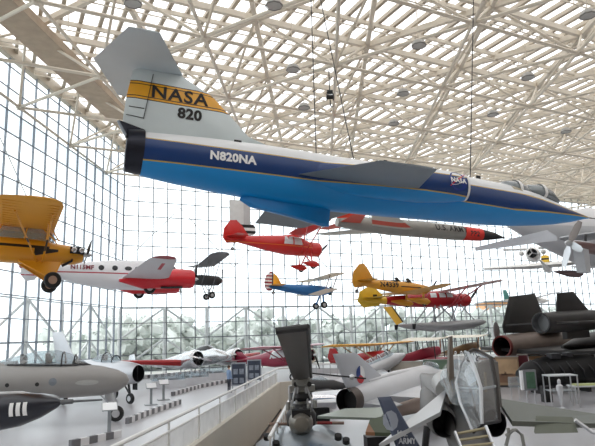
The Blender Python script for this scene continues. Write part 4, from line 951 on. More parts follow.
skin_body('body', J, Eg, mat('visitor_clothes', (206, 160, 136), .6, zones=[((128, 152, 186), [(0, 0, 1, -.9), (0, 0, -1, 1.52)]), ((48, 52, 62), [(0, 0, -1, .9), (0, 0, 1, 0)])]), pe)
O('hair', MB().ball((-.0, 0, 1.71), .105, 12, sq=(1, .9, .95)), mat('hair_brown', (70, 52, 40), .7), pe)
# ------------------------------------------------------------------ helicopter rotor head in the foreground
hubp = at(301, 379, 14.6)
Mh = axes(V((hubp.x, hubp.y, 0)), head(radians(178)))
HZ = hubp.z
he = thing('helicopter', 'silver helicopter seen over its roof, one broad rotor blade reaching towards us', 'helicopter', Mh)
Mi = Mh.inverted()
tipL, tipR = Mi @ at(275.5, 331, 8.6), Mi @ at(307.5, 327.5, 8.6); rL, rR = Mi @ at(293.5, 381, 14.3), Mi @ at(311, 378, 14.3)
bl = MB(); th = V((0, 0, .05)); R_ = []
for f in (0, .25, .5, .75, .97, 1.0):
    a, b = tipL.lerp(rL, f), tipR.lerp(rR, f); c = (a+b)/2; k = 1. if f < .9 else (.9 if f < 1 else .6)
    a, b = c+(a-c)*k, c+(b-c)*k
    R_.append([a, a.lerp(b, .3)+th*1., a.lerp(b, .75)+th*1.2, b+th*.2, a.lerp(b, .75)-th*.8, a.lerp(b, .3)-th*.6])
bl.rings(R_); bo = O('rotor_blade', bl, mat('blade_olive', (84, 80, 76), .5, 0, .1, 3.), he)
O('blade_edge', MB().path([tipR+V((0, 0, .02)), rR+V((0, 0, .02))], .035, 8), mat('blade_edge', (40, 40, 40), .5), bo)
O('tip_cap', MB().path([tipL, tipR], .05, 8), mat('blade_edge', (40, 40, 40), .5), bo)
hp = lambda x, y, d=14.6: Mi @ at(x, y, d)
hm = mat('hub_metal', (150, 150, 146), .4, .5, .1, 4.)
hb = O('rotor_hub', MB().box(hp(301, 382), (.5, .44, .2)).box(hp(302, 388), (.3, .6, .14)), hm, he)
O('blade_grip', MB().tube(hp(301.5, 380, 14.0), hp(302, 383, 14.6), .14, .16, 10), hm, hb)
for px in (296, 300, 304, 309): O('bolt', MB().lathe(hp(px, 384, 14.3), (1, 0, 0), [(-.05, .06), (.05, .06)], 10), darkm, hb)
O('rotor_mast', MB().tube(hp(302, 384), hp(301, 404), .13, n=14), hm, he)
sw = O('swashplate', MB().lathe(hp(301, 397), (0, 0, 1), [(-.08, .22), (0, .28), (.1, .26), (.12, .16)], 18), darkm, he)
for px0, px1 in ((292, 296), (296, 298), (308, 305), (313, 306), (290, 289)): O('pitch_link', MB().tube(hp(px1, 386, 14.4), hp(px0, 404, 14.4), .025, n=6), silver, sw)
O('stabilizer_bar', MB().tube(hp(309, 373), hp(366, 378.5, 14.6), .022, n=6), darkm, he)
O('bar_weight', MB().ball(hp(352, 377), .07, 8), silver, he)
O('intake_screen', MB().box(hp(301, 413, 14.0), (.3, .42, .16)), black, he)
gbx = O('gearbox', MB().lathe(hp(301, 414), (0, 0, 1), [(-.25, .34), (0, .36), (.12, .28), (.24, .2)], 18), darkm, he)
for px, py in ((288, 410), (293, 414), (309, 412), (315, 408), (301, 416)): O('servo_actuator', MB().tube(hp(px, py, 14.2), hp(px, py-8, 14.2), .05, n=8), hm, gbx)
O('transmission_fairing', MB().lathe(hp(301, 423, 14.1), (1, 0, .05), [(-.7, .28), (0, .28), (.25, .24), (.38, .16), (.42, .05)], 22), mat('fairing_tan', (122, 118, 110), .35, .4), he)
for a_, b_ in (((269, 424), (289, 424)), ((316, 423), (344, 423))): O('antenna_rod', MB().tube(hp(*a_), hp(*b_), .035, n=8), mat('rod_bands', (140, 116, 104), .5, zones=[((150, 40, 40), [(0, 1, 0, -.35), (0, -1, 0, .7)])]), he)
rz = hp(305, 436).z
roof = MB(); sil = mat('cabin_silver', (138, 148, 156), .3, .6, .08, 1.2)
roof.rings([[V((x, y*wd, zc+h*math.cos(y*1.35)*1.0)) for y in [-1+i/8 for i in range(17)]]+[V((x, wd*1.0, 0.45)), V((x, -wd, .45))] for x, wd, zc, h in ((1.9, .8, rz-.8, .35), (1.5, .98, rz-.5, .5), (.7, 1.1, rz-.32, .5), (-.4, 1.12, rz-.3, .5), (-1.6, .95, rz-.35, .5), (-2.6, .6, rz-.4, .4))])
ro = O('cabin', roof, sil, he)
for px, py in ((267, 436), (276, 443), (297, 444), (318, 443), (338, 436), (346, 440)):
    p = hp(px, py, 13.6); O('roof_port', MB().lathe((p.x, p.y, p.z-.06), (.5, 0, 1), [(0, .08), (.1, .08), (.11, .05)], 12), black, ro)
O('tail_boom', MB().loft([(-2.3, 0, rz-.3, .4, .4, .4), (-6, 0, rz-.2, .2, .2, .2), (-8.5, 0, rz, .12, .12, .12)], 16), sil, he)
for s in (-1, 1):
    O('skid', MB().path([(2.2, s*1.05, .35), (1.8, s*1.05, .06), (-1.8, s*1.05, .06)], .05, 8), darkm, he)
    for x in (1., -1.): O('skid_strut', MB().tube((x, s*.7, .6), (x, s*1.05, .06), .04, n=8), darkm, he)

# ------------------------------------------------------------------ grey delta jet with a roundel on its fin
n0, t0 = atz(447, 377.5, 1.5), atz(349, 400.5, 1.4)
Md = axes(n0, n0-t0); LM = (n0-t0).length
dj = thing('delta_jet', 'grey jet with a tricolour roundel on its fin and a dark exhaust facing us', 'airplane', Md)
dm = mat('delta_grey', (212, 214, 218), .4, .15, .07, .9)
k = LM
O('fuselage', MB().loft([(.0, 0, 0, .3, .3, .3), (-.12*k, 0, .02, .44, .44, .44), (-.25*k, 0, .08, .5, .62, .5), (-.45*k, 0, .06, .54, .62, .54), (-.7*k, 0, .02, .54, .56, .54), (-.9*k, 0, 0, .48, .48, .48), (-.985*k, 0, 0, .4, .4, .4)], 28, cap1=False), dm, dj)
O('nose_cone', MB().lathe((0, 0, 0), (1, 0, 0), [(-.1, .2), (.3, .12), (.7, .01)], 18), darkm, dj)
O('exhaust_nozzle', MB().lathe((-.97*k, 0, 0), (-1, 0, 0), [(0, .44), (.25, .43), (.45, .4)], 24, cap0=False, cap1=False), mat('nozzle_brown', (96, 88, 84), .4, .5), dj)
O('exhaust_throat', MB().lathe((-.97*k, 0, 0), (-1, 0, 0), [(0, .36), (.44, .395)], 24, cap1=False), black, dj)
O('canopy', MB().loft([(-.13*k, 0, .42, .1, .05, .1), (-.17*k, 0, .5, .3, .3, .1), (-.23*k, 0, .56, .3, .3, .1), (-.29*k, 0, .6, .1, .06, .1)], 16), canopyg, dj)
O('dorsal_spine', MB().loft([(-.25*k, 0, .6, .18, .12, .1), (-.6*k, 0, .56, .18, .14, .1), (-.85*k, 0, .5, .1, .08, .1)], 14), dm, dj)
xz = lambda px: (lambda q: (q.x, q.z))(Md.inverted() @ (CAMP+ray(*px)*((Md.translation-CAMP).dot(Md.to_3x3() @ V((0, 1, 0)))/ray(*px).dot(Md.to_3x3() @ V((0, 1, 0))))))
fo = [xz(p) for p in ((333, 354), (355, 352.5), (384, 378), (384, 384), (350, 392), (345.5, 386))]
df = O('tail_fin', MB().fin(fo, .14), mat('delta_fin', (196, 199, 206), .4, .1, .06, 1.), dj)
rc = xz((358.5, 374.5)); RR = .3
dh = lambda a0, a1: (lambda mb: mb)(MB())
def sector(a0, a1, r, n=12):
    mb = MB(); mb.v = [V((0, 0, 0))]+[V((r*cos(a0+(a1-a0)*i/n), r*sin(a0+(a1-a0)*i/n), 0)) for i in range(n+1)]
    for i in range(n): mb.face((0, 1+i, 2+i))
    return mb
for nm_, a0, a1, c_ in (('roundel_white', -pi/6, pi/2, (236, 236, 236)), ('roundel_red', -pi*5/6, -pi/6, (196, 36, 44)), ('roundel_blue', pi/2, pi*7/6, (38, 62, 130))):
    decal(nm_, sector(a0, a1, RR), mat(nm_, c_, .5), df, [df], rc[0], rc[1], label='third of the painted roundel')
for s in (-1, 1):
    O('wing', MB().wing([(-.36*k, s*.4, -.05, .42*k, .2), (-.70*k, s*3.0, -.08, .1*k, .06)]), dm, dj)
    O('tailplane', MB().wing([(-.80*k, s*.4, -.1, .17*k, .12), (-.95*k, s*1.75, -.12, .07*k, .05)]), mat('delta_tail', (196, 198, 200), .35, .3), dj)
    ml = O('main_gear_leg', MB().tube((-.55*k, s*1.1, -.2), (-.55*k, s*1.2, -1.1), .06, n=8), silver, dj); wheel(ml, (-.55*k, s*1.2, -1.12), .34, .18)
ng = O('nose_gear_leg', MB().tube((-.15*k, 0, -.3), (-.15*k, 0, -1.2), .05, n=8), silver, dj); wheel(ng, (-.15*k, 0, -1.22), .26, .14)

# ------------------------------------------------------------------ olive wing panel and pink-beige body between the jets
Mat_ = pose((452, 395), (372, 416), 6.2, 44)
og = thing('attack_jet', 'slender pinkish-beige jet body with pale olive tailplane, behind the slate-blue tail fin', 'airplane', Mat_)
ob_ = mat('body_pink_beige', (168, 150, 140), .45, 0, .07, .9)
O('fuselage', MB().loft([(0, 0, .0, .06, .06, .06), (-.8, 0, .0, .3, .3, .3), (-2.5, 0, 0, .38, .36, .38), (-4.5, 0, 0, .32, .3, .3), (-6, 0, 0, .2, .2, .2)], 22), ob_, og)
ai = Mat_.inverted(); dq = Mat_.translation.y
O('tailplane', MB().poly([ai @ at(x, y, dd) for x, y, dd in ((317, 416, 15.5), (345, 408.5, 17), (388, 407, 17.4), (380, 418, 15.6))], (0, 0, -.06)), mat('wing_pale_olive', (150, 160, 150), .4, .1, .07, .9), og)
O('wing', MB().wing([(-1.6, .3, .1, 2.2, .12), (-2.8, 2.6, .1, .8, .06)]), ob_, og)
gz = -Mat_.translation.z
O('support_cradle', MB().box((-1.8, 0, gz/2-.1), (.4, .4, -gz-.2)), darkm, og)
O('support_cradle', MB().box((-5, 0, gz/2-.1), (.3, .3, -gz-.2)), darkm, og)
cmo = thing('camouflage_wing', 'short green and brown camouflaged wing panel lying beside the slate-blue tail fin', 'airplane wing', axes(at(379, 433, 13.5), V((1, .1, 0))))
ci = cmo.matrix_world.inverted()
O('panel', MB().poly([ci @ at(x, y, dd) for x, y, dd in ((365.5, 432, 13.4), (370, 419, 14.2), (384, 416, 14.4), (393, 419, 14.2), (392, 433, 13.3))], (0, 0, -.07)), mat('camouflage', (66, 76, 56), .6, 0, .1, 1.5, zones=[((138, 98, 70), [(-1, 0, 0, -.12)])]), cmo)
cz = -cmo.matrix_world.translation.z
O('trestle', MB().box((0, .3, cz/2-.05), (.5, .4, -cz-.1)), darkm, cmo)
# silver fuselage slanting up behind the grey delta jet's fin
Mss = pose_at((405, 354), 46, 78, 22)
ss_ = thing('silver_fuselage', 'bright silver fuselage with clear canopy rising behind the grey fin with the roundel', 'airplane', Mss)
O('fuselage', MB().loft([(0, 0, 0, .1, .1, .1), (-.8, 0, 0, .45, .45, .45), (-3, 0, 0, .6, .6, .6), (-6, 0, 0, .5, .5, .5), (-7.5, 0, 0, .3, .3, .3)], 22), mat('pale_aluminium', (200, 202, 205), .45, .3), ss_)
O('canopy', MB().loft([(-.7, 0, .3, .1, .1, .1), (-1.2, 0, .4, .32, .4, .1), (-3.4, 0, .45, .36, .42, .1), (-4.4, 0, .45, .1, .1, .1)], 18), canopyg, ss_)
for x_ in (-1.3, -2.0, -2.7, -3.4): O('canopy_frame', MB().path([(x_, .36*cos(t*pi/8), .44+.42*sin(t*pi/8)) for t in range(9)], .03, 6), silver, ss_)
sz = -Mss.translation.z
for s_ in (-1, 1): O('wing', MB().wing([(-2.2, s_*.5, -.2, 1.8, .2), (-2.8, s_*3.5, -.1, .9, .1)]), silver, ss_)
O('support_post', MB().tube((-2, 0, -.3), (-1.5, 0, sz), .1, n=8), darkm, ss_); O('support_post', MB().tube((-6, 0, -.3), (-6., 0, -.5+sz*.6), .1, n=8), darkm, ss_)

# dark tail fin reading U.S. ARMY
fd = 10.5
pts = [at(x, y, fd) for x, y in ((377, 397), (390.5, 396.5), (424, 452), (398, 452))]
Mu2 = axes(pts[3], V((1, .12, 0))); iu = Mu2.inverted()
ua = thing('tail_fin_assembly', 'dark slate-blue tail fin lettered U.S. ARMY, leaning left at the bottom edge', 'airplane tail', Mu2)
sl_ = mat('slate_blue', (72, 80, 100), .5, 0, .08, 1.5)
lp = [(iu @ p) for p in pts]
fo_ = O('tail_fin', MB().fin([(p.x, p.z) for p in lp], .12), sl_, ua)
ctr = iu @ at(389.5, 420, fd)
decal('pale_patch', ngon(.13, 9, 1.3), mat('patch_grey', (150, 156, 168), .5), fo_, [fo_], ctr.x, ctr.z)
for tx, (px, py) in (('U.S.', (401, 433)), ('ARMY', (406, 440.5))):
    c_ = iu @ at(px, py, fd); decal('lettering', text_mb(tx, .13, 1., .004), mat('letter_pale', (206, 210, 216), .5), fo_, [fo_], c_.x, c_.z, eps=.03, sx=.85, rot=-.05)
O('tail_boom', MB().loft([(2.4, 0, -.5, .3, .34, .34), (.4, 0, -.4, .26, .3, .3), (-.6, 0, -.35, .1, .12, .12)], 18), sl_, ua)
O('stand', MB().box((.4, 0, -.9-(Mu2.translation.z-.9)/2), (.3, .5, Mu2.translation.z-.6)), darkm, ua)

# ------------------------------------------------------------------ jet with its canopy swung open, lower right
D = 12.
Mk = Matrix.Translation(V((0, 0, 0)))
cj = thing('open_cockpit_jet', 'grey jet with its large glass canopy swung open, nose towards us', 'airplane', axes(V((at(468, 420, D).x, D, 0)), head(radians(186))))
Ik = cj.matrix_world.inverted(); kp = lambda x, y, d=D: Ik @ at(x, y, d)
gg = mat('jet_pale_grey', (166, 166, 164), .35, .2, .08, .9); og2 = mat('wing_grey_green', (92, 96, 88), .45, .1, .07, .8)
zc = kp(468, 420).z
O('fuselage', MB().loft([(1.4, 0, zc-.85, .16, .16, .16), (.9, 0, zc-.7, .3, .3, .3), (.2, 0, zc-.5, .4, .4, .4), (-.6, 0, zc-.2, .42, .45, .5), (-1.6, 0, zc, .5, .62, .55), (-3.5, 0, zc+.05, .5, .62, .5), (-6.5, 0, zc+.1, .3, .35, .3), (-9, 0, zc+.2, .1, .12, .12)], 28), mat('jet_body_grey', (104, 102, 100), .45, .1, .1, 1.), cj)
for s in (-1, 1):
    ib = O('air_intake', MB().loft([(.1, s*.47, zc-.05, .23, .26, .26), (-.2, s*.48, zc-.03, .28, .31, .31), (-1.6, s*.46, zc, .32, .34, .34), (-4, s*.3, zc+.1, .25, .25, .25)], 22, cap0=False), mat('intake_dark_grey', (70, 68, 66), .45), cj)
    O('intake_throat', MB().loft([(.09, s*.47, zc-.05, .225, .255, .255), (-.6, s*.47, zc-.05, .2, .22, .22)], 20, cap0=False), black, ib)
# wings from measured corners: pale left wing with pointed tip, grey-green right wing with lowered flap
wl = [kp(447, 388, 13.2), kp(440, 412, 11.4), kp(379, 444, 9.6), kp(384, 440, 10.4)]
O('wing', MB().poly(wl, (0, 0, -.07)), mat('wing_bright_grey', (190, 192, 194), .3, .4, .06, .9), cj)
wr = [kp(497, 398, 13.4), kp(597, 414, 14.2), kp(612, 424, 12.6), kp(512, 421, 11.4)]
O('wing', MB().poly(wr, (0, 0, -.09)), og2, cj)
fp = [kp(536, 416, 12.0), kp(572, 417, 12.4), kp(577, 431, 11.8), kp(534, 432, 11.4)]
O('wing_flap', MB().poly(fp, (.06, 0, -.02)), mat('flap_green', (78, 84, 70), .5, .05, .06, 1.), cj)
O('flap_track', MB().path([kp(575, 420), kp(592, 432), kp(600, 433)], .04, 6), silver, cj)
# upright blade-like fin edge
fo2 = MB(); a0, a1 = kp(449, 404, 12.4), kp(455.5, 404, 12.4); b0, b1 = kp(449.5, 337, 12.2), kp(452.5, 336, 12.2)
fo2.rings([[a0, a1, a1+V((-.5, 0, 0)), a0+V((-.5, 0, 0))], [b0, b1, b1+V((-.22, 0, 0)), b0+V((-.22, 0, 0))]])
O('upright_fin', fo2, mat('fin_grey_brown', (112, 102, 92), .5, 0, .12, 2.), cj)
# open canopy: curved glass in pale frame bars
P = lambda x, y, d=11.6: kp(x, y, d)
gp = MB(); g1 = [P(468, 353, 12.2), P(474, 366), P(481, 388, 11.4), P(482, 424, 11.2)]; g0 = [P(461, 366, 12.4), P(456, 382, 12.2), P(460, 402, 11.8), P(473, 432, 11.4)]; g2 = [P(480, 352, 12.3), P(491, 358, 12.), P(496, 385, 11.8), P(499, 421, 11.6)]
for A_, B_ in ((g0, g1), (g1, g2)):
    gp.rings([[a, a.lerp(b, .33)+V((.06, 0, .02)), a.lerp(b, .66)+V((.06, 0, .02)), b] for a, b in zip(A_, B_)], cap0=False, cap1=False, closed=False)
cn = O('canopy', gp, glass_mat('open_canopy_glass', (222, 228, 232), .08, .14), cj)
pale = mat('frame_pale', (196, 200, 204), .35, .3)
O('frame', MB().path([P(465, 352, 12.3)]+g1, .035, 8), pale, cn); O('frame', MB().path([g1[0]]+g0, .028, 8), pale, cn); O('frame', MB().path([g0[3], g1[3], g2[3]], .035, 8), darkm, cn)
O('frame', MB().path([g1[0], P(473, 350, 12.3), g2[0], g2[1], g2[2], g2[3]], .045, 8), mat('frame_dark', (54, 50, 48), .45), cn)
O('cross_frame', MB().path([P(456, 388, 12.2), P(480, 389, 11.5), P(497, 386, 11.8)], .025, 8), pale, cn)
O('windscreen', MB().loft([(.0, 0, zc+.35, .3, .2, .1), (-.5, 0, zc+.6, .36, .4, .1), (-.9, 0, zc+.62, .38, .5, .1)], 16, cap1=False), canopyg, cj)
se = O('ejection_seat', MB().box(kp(488, 384, 12.6), (.3, .42, .9)).box(kp(488, 366, 12.7), (.24, .3, .25)), mat('seat_grey', (124, 120, 116), .5), cj)
O('seat_belt', MB().path([kp(485, 372, 12.35), kp(486, 392, 12.3)], .03, 6), mat('belt_tan', (150, 136, 116), .6), se)
ld = O('boarding_ladder', MB().path([kp(455, 432, 10.8), kp(463, 452, 10.4)], .03, 6), silver, cj); O('ladder_rail', MB().path([kp(486, 426, 10.8), kp(496, 452, 10.4)], .03, 6), silver, ld)
for t in (0, .35, .7): O('rung', MB().tube(kp(456+8*t, 434+18*t, 10.8-.4*t), kp(487+9*t, 428+22*t, 10.8-.4*t), .025, n=6), mat('rung_tan', (160, 150, 120), .5), ld)
O('dorsal_hump', MB().loft([(-1.1, -.1, zc+.45, .36, .3, .3), (-2.2, 0, zc+.5, .4, .36, .3), (-3.5, 0, zc+.4, .3, .3, .3)], 18), gg, cj)
for (a_, b_) in (((508, 428), (506, 446)), ((506, 436), (516, 430)), ((516, 430), (524, 446))): O('hose', MB().path([kp(*a_, 10.6), kp((a_[0]+b_[0])/2+2, (a_[1]+b_[1])/2-3, 10.6), kp(*b_, 10.6)], .03, 6), mat('hose_grey', (130, 130, 126), .5), cj)
for s in (-1, 1): ml = O('main_gear_leg', MB().tube((-2, s*.6, zc-.4), (-2, s*.8, .4), .08, n=8), darkm, cj); wheel(ml, (-2, s*.85, .36), .36, .2)
O('nose_gear_leg', MB().tube((1.2, 0, zc-.7), (1.2, 0, .0), .08, n=8), darkm, cj)

# ------------------------------------------------------------------ black twin-finned jet with a drone on its back
bx = atz(503, 346.5, 2.45)
Mbk = axes(bx, head(radians(50), radians(.5)))
bk = thing('black_jet', 'matt black twin-finned jet with a reddish open exhaust, at the right edge', 'airplane', Mbk)
bm_ = mat('matt_black', (50, 48, 48), .55, .1, .15, .8); br_ = mat('exhaust_shroud', (128, 114, 106), .5, .2, .15, 1.2)
O('engine_nacelle', MB().loft([(-.0, 0, 0, .72, .72, .72), (1.6, 0, 0, .82, .8, .8), (4.5, 0, .0, .85, .84, .84), (9, 0, 0, .8, .8, .8), (12, 0, 0, .6, .6, .6)], 30, cap0=False), br_, bk)
O('exhaust_ring', MB().lathe((-.05, 0, 0), (-1, 0, 0), [(-.3, .70), (.0, .73), (.15, .7), (.12, .62)], 28, cap0=False, cap1=False), mat('ring_red_brown', (112, 44, 38), .5, .2, .2, 3.), bk)
O('exhaust_throat', MB().lathe((-.16, 0, 0), (1, 0, 0), [(0, .66), (.8, .6), (2.2, .4)], 26, cap0=False), mat('throat_black', (34, 22, 22), .7), bk)
ib = Mbk.inverted()
def bp(x, y, lat): # pixel on the plane at local y = lat
    d = ray(x, y); R3 = Mbk.to_3x3(); yv = R3 @ V((0, 1, 0)); p0 = Mbk.translation+yv*lat
    q = ib @ (CAMP+d*((p0-CAMP).dot(yv)/d.dot(yv))); return (q.x, q.z)
f1 = [bp(*p, .0) for p in ((509.5, 296.5), (534.5, 293.5), (546, 324), (541, 333), (504, 333), (502.5, 326))]
O('tail_fin', MB().fin(f1, .3), bm_, bk)
fb = O('fuselage', MB().loft([(1.0, -3.5, -.1, .1, .1, .1), (3, -3.5, -.05, .6, .4, .3), (6, -3.5, .0, 1.2, .7, .5), (12, -3.5, .1, 1.3, .8, .6), (20, -3.5, .2, .7, .5, .4), (24, -3.5, .2, .05, .05, .05)], 26), bm_, bk)
O('wing', MB().poly([V((.5, .3, -.12)), V((2.2, 3.2, -.1)), V((4.5, 3.4, -.1)), V((12., .3, -.05)), V((14, -3, -.05)), V((14, -7, -.05)), V((2, -7.2, -.3)), V((.8, -5., -.35)), V((.5, -1.5, -.3))], (0, 0, -.2)), bm_, bk)
O('engine_nacelle', MB().loft([(0, -7, 0, .72, .72, .72), (2, -7, 0, .82, .8, .8), (9, -7, 0, .8, .8, .8), (12, -7, 0, .6, .6, .6)], 26), br_, bk)
for y in (-1.2, -5.8): ml = O('main_gear_leg', MB().tube((7.5, y, -.3), (7.5, y, -2.0), .14, n=8), silver, bk); wheel(ml, (7.5, y, -2.02), .42, .5)
ng = O('nose_gear_leg', MB().tube((17, -3.5, -.2), (17, -3.5, -2.1), .1, n=8), silver, bk); wheel(ng, (17, -3.5, -2.1), .34, .3)
O('wing_root_panel', MB().box((5.5, -.7, .78), (3.2, .9, .06)), mat('root_pale', (176, 172, 166), .4), bk)
# drone
bd = axes(at(541, 323, 33.8), head(radians(54), radians(1)))
dr = thing('dorsal_drone', 'dark grey drone with a round pale exhaust riding on the black jet', 'drone', bd)
dg = mat('drone_black', (58, 56, 56), .5, .15, .12, 1.)
O('fuselage', MB().loft([(0, 0, 0, .55, .55, .55), (1.5, 0, 0, .66, .62, .6), (5, 0, 0, .7, .64, .6), (9, 0, 0, .6, .5, .5), (12, 0, 0, .3, .3, .3)], 26, cap0=False), dg, dr)
O('exhaust_throat', MB().lathe((-.02, 0, 0), (1, 0, 0), [(0, .53), (.5, .5)], 24, cap0=False), mat('drone_exhaust', (120, 122, 124), .5, .3), dr)
O('exhaust_ring', MB().lathe((-.05, 0, 0), (1, 0, 0), [(0, .5), (0, .58), (.2, .58)], 24, cap0=False, cap1=False), darkm, dr)
O('wing', MB().poly([V((.6, 0, .05)), V((.4, 2.6, .0)), V((1.4, 2.8, .0)), V((8, .5, .0)), V((8, -.5, 0)), V((1.4, -2.2, 0)), V((.4, -2.0, 0))], (0, 0, -.08)), dg, dr)
O('pylon', MB().box((3.5, 0, -.75), (2.5, .3, .5)), dg, dr)
# fin of the drone, measured on the drone's own centre plane
ibd = bd.inverted(); yv = bd.to_3x3() @ V((0, 1, 0))
def dp(x, y):
    d = ray(x, y); q = ibd @ (CAMP+d*((bd.translation-CAMP).dot(yv)/d.dot(yv))); return (q.x, q.z)
O('tail_fin', MB().fin([dp(*p) for p in ((557, 293), (573, 291.5), (589, 311), (590, 318), (556, 318))], .2), bm_, dr)
# rounded paddle end beside the fin
pc = bp(496.5, 331, .6)
O('rudder_paddle', MB().fin([(pc[0]+.36*cos(t*pi/6), pc[1]+.62*sin(t*pi/6)) for t in range(12)], .1, y=.6), mat('paddle_grey', (140, 134, 134), .5), bk)
O('paddle_arm', MB().tube((pc[0], .6, pc[1]-.4), (.2, .2, .5), .09, n=8), darkm, bk)

# ------------------------------------------------------------------ exhibits along the right
def panel(x0, x1, ytop, ybot, col, label, name='exhibit_panel', art=None, th=.25):
    a, b = atz(x0, ybot, 0), atz(x1, ybot, 0); h = at((x0+x1)/2, ytop, (a.y+b.y)/2).z
    t = thing(name, label, 'exhibit wall', axes((a+b)/2, V((-(b-a).y, (b-a).x, 0))*-1))
    w_ = (b-a).length
    O('board', MB().box((0, 0, h/2), (th, w_, h)), mat('exhibit_'+'_'.join(map(str, col)), col, .6, 0, .06, .8), t)
    O('plinth', MB().box((0, 0, .06), (th+.06, w_+.04, .12)), darkm, t)
    O('cap_rail', MB().box((0, 0, h+.03), (th+.06, w_+.04, .06)), mat('cap_grey', (150, 146, 140), .5), t)
    if art:
        for (u, v, sw_, sh_, c_) in art: O('picture', MB().box((th/2+.01, -u*w_, v*h), (.02, sw_*w_, sh_*h)), mat('picture_%d_%d_%d' % c_, c_, .6, 0, .35, 1.2), t)
    return t
panel(392, 424, 362, 381, (168, 162, 150), 'beige exhibit wall left of the green one')
panel(425, 449, 360, 381, (96, 118, 98), 'green exhibit wall with a dark doorway', art=[(.22, .45, .28, .9, (26, 30, 30))])
panel(481, 498, 358, 385, (120, 76, 48), 'orange-brown exhibit panel right of the open canopy', art=[(0, .6, .5, .3, (170, 112, 70))])
panel(498, 521, 357, 387, (158, 132, 104), 'tan exhibit panel picturing an airplane on a field', art=[(0, .68, .9, .5, (196, 164, 128)), (0, .3, .9, .3, (128, 96, 74)), (.05, .42, .5, .06, (60, 44, 40)), (.12, .46, .1, .12, (60, 44, 40))])
panel(520, 531, 355, 386, (96, 30, 42), 'maroon exhibit column next to the tan picture panel', th=.5)
panel(531, 547, 356, 382, (184, 148, 110), 'pale tan exhibit panel behind the black engine', art=[(0, .6, .5, .4, (212, 180, 140))])
panel(547, 560, 355, 381, (104, 44, 44), 'dark red exhibit panel behind the black engine')
panel(560, 598, 355, 380, (70, 52, 46), 'long dark brown exhibit wall at the right edge')
eb = atz(561, 392, 0)
en = thing('display_engine', 'large black engine on a stand below the black jet wing', 'engine', axes(eb, head(radians(80))))
ek = mat('engine_black', (20, 20, 22), .5, .3, .2, 3.)
O('casing', MB().loft([(2.3, 0, 1.15, .5, .65, .6), (1.9, 0, 1.15, .7, .9, .8), (.4, 0, 1.15, .66, .86, .8), (-.8, 0, 1.1, .72, .9, .9), (-2.0, 0, 1.05, .6, .65, .7), (-2.5, 0, 1., .3, .3, .4)], 22), ek, en)
for k_ in range(6): O('pipe', MB().path([(1.8-k_*.6, -.6, .8), (1.6-k_*.6, -.78, 1.2), (1.4-k_*.6, -.5, 1.65), (1.3-k_*.6, .0, 1.8)], .05, 6), mat('pipe_grey', (56, 56, 60), .4, .5), en)
for x_ in (-1.4, 1.4): O('cradle', MB().box((x_, 0, .25), (.2, 1.2, .5)), ek, en)
for c_, z_ in (((-.4, -.3, 2.0), (.6, .5, .3)), ((.6, -.1, 2.05), (.4, .4, .25))): O('accessory_box', MB().box(c_, z_), mat('pipe_grey', (56, 56, 60), .4, .5), en)
# freestanding screen
sc_ = thing('display_screen', 'upright green-lit display screen on two legs before the black engine', 'display', axes(atz(532, 405, 0), head(radians(178))))
O('casing', MB().box((0, 0, 1.15), (.2, .62, .95)), mat('casing_grey', (120, 122, 126), .4), sc_)
O('screen', MB().box((.11, .02, 1.15), (.02, .42, .76)), mat('screen_green', (74, 104, 84), .2, 0, .4, 4.), sc_)
O('side_panel', MB().box((-.02, -.36, 1.15), (.16, .14, .9)), mat('panel_white', (236, 238, 240), .4), sc_)
for s in (-1, 1): O('leg', MB().tube((0, s*.2, 0), (0, s*.2, .7), .035, n=8), silver, sc_)
# tall table frame
tb_ = thing('tall_table', 'tall white-topped metal table frame in front of the black engine', 'table', axes(atz(563, 407, 0), head(radians(184))))
O('tabletop', MB().box((0, 0, 1.42), (.9, 1.3, .05)), mat('table_white', (196, 200, 204), .35), tb_)
for sx in (-1, 1):
    for sy in (-1, 1): O('leg', MB().box((sx*.42, sy*.62, .7), (.05, .05, 1.4)), silver, tb_)
O('shelf', MB().box((0, 0, .75), (.84, 1.24, .03)), grey, tb_)
ch = thing('display_bust', 'pale slim display mannequin standing under the tall table frame', 'mannequin', axes(atz(562, 409, 0), head(radians(170))))
O('body', MB().lathe((0, 0, 0), (0, 0, 1), [(0, .16), (.05, .16), (.1, .06), (.5, .08), (.8, .14), (1.0, .15), (1.08, .06), (1.15, .08), (1.25, .07), (1.3, .02)], 16), mat('bust_pale', (196, 198, 202), .5), ch)
bn = thing('waste_bin', 'black square bin left of the tall table frame', 'bin', axes(atz(547, 402, 0), head(radians(180))))
O('body', MB().poly([(-.2, -.2, 0), (.2, -.2, 0), (.22, .22, 0), (-.2, .2, 0)], (0, 0, .7)), black, bn); O('lid', MB().box((0, 0, .73), (.46, .46, .06)), darkm, bn)
rt = thing('reading_table', 'table with a yellow-green top display at the right edge', 'table', axes(atz(588, 403, 0), head(radians(184))))
O('tabletop', MB().box((0, 0, .8), (.9, 1.5, .06)), mat('table_white', (196, 200, 204), .35), rt)
O('display_top', MB().box((.0, 0, .86), (.6, 1.1, .06)), mat('display_green', (176, 184, 120), .4, 0, .3, 3.), rt)
for sx in (-1, 1):
    for sy in (-1, 1): O('leg', MB().box((sx*.4, sy*.65, .4), (.05, .05, .8)), silver, rt)
st_ = thing('glass_stand', 'small glass stand on thin legs before the tan picture panel', 'stand', axes(atz(516, 400, 0), head(radians(180))))
O('glass_box', MB().box((0, 0, .9), (.4, .5, .5)), glass_mat('case_glass', (225, 235, 240), .12, .12), st_)
for s in (-1, 1): O('leg', MB().tube((0, s*.2, 0), (0, s*.2, .66), .025, n=6), silver, st_)
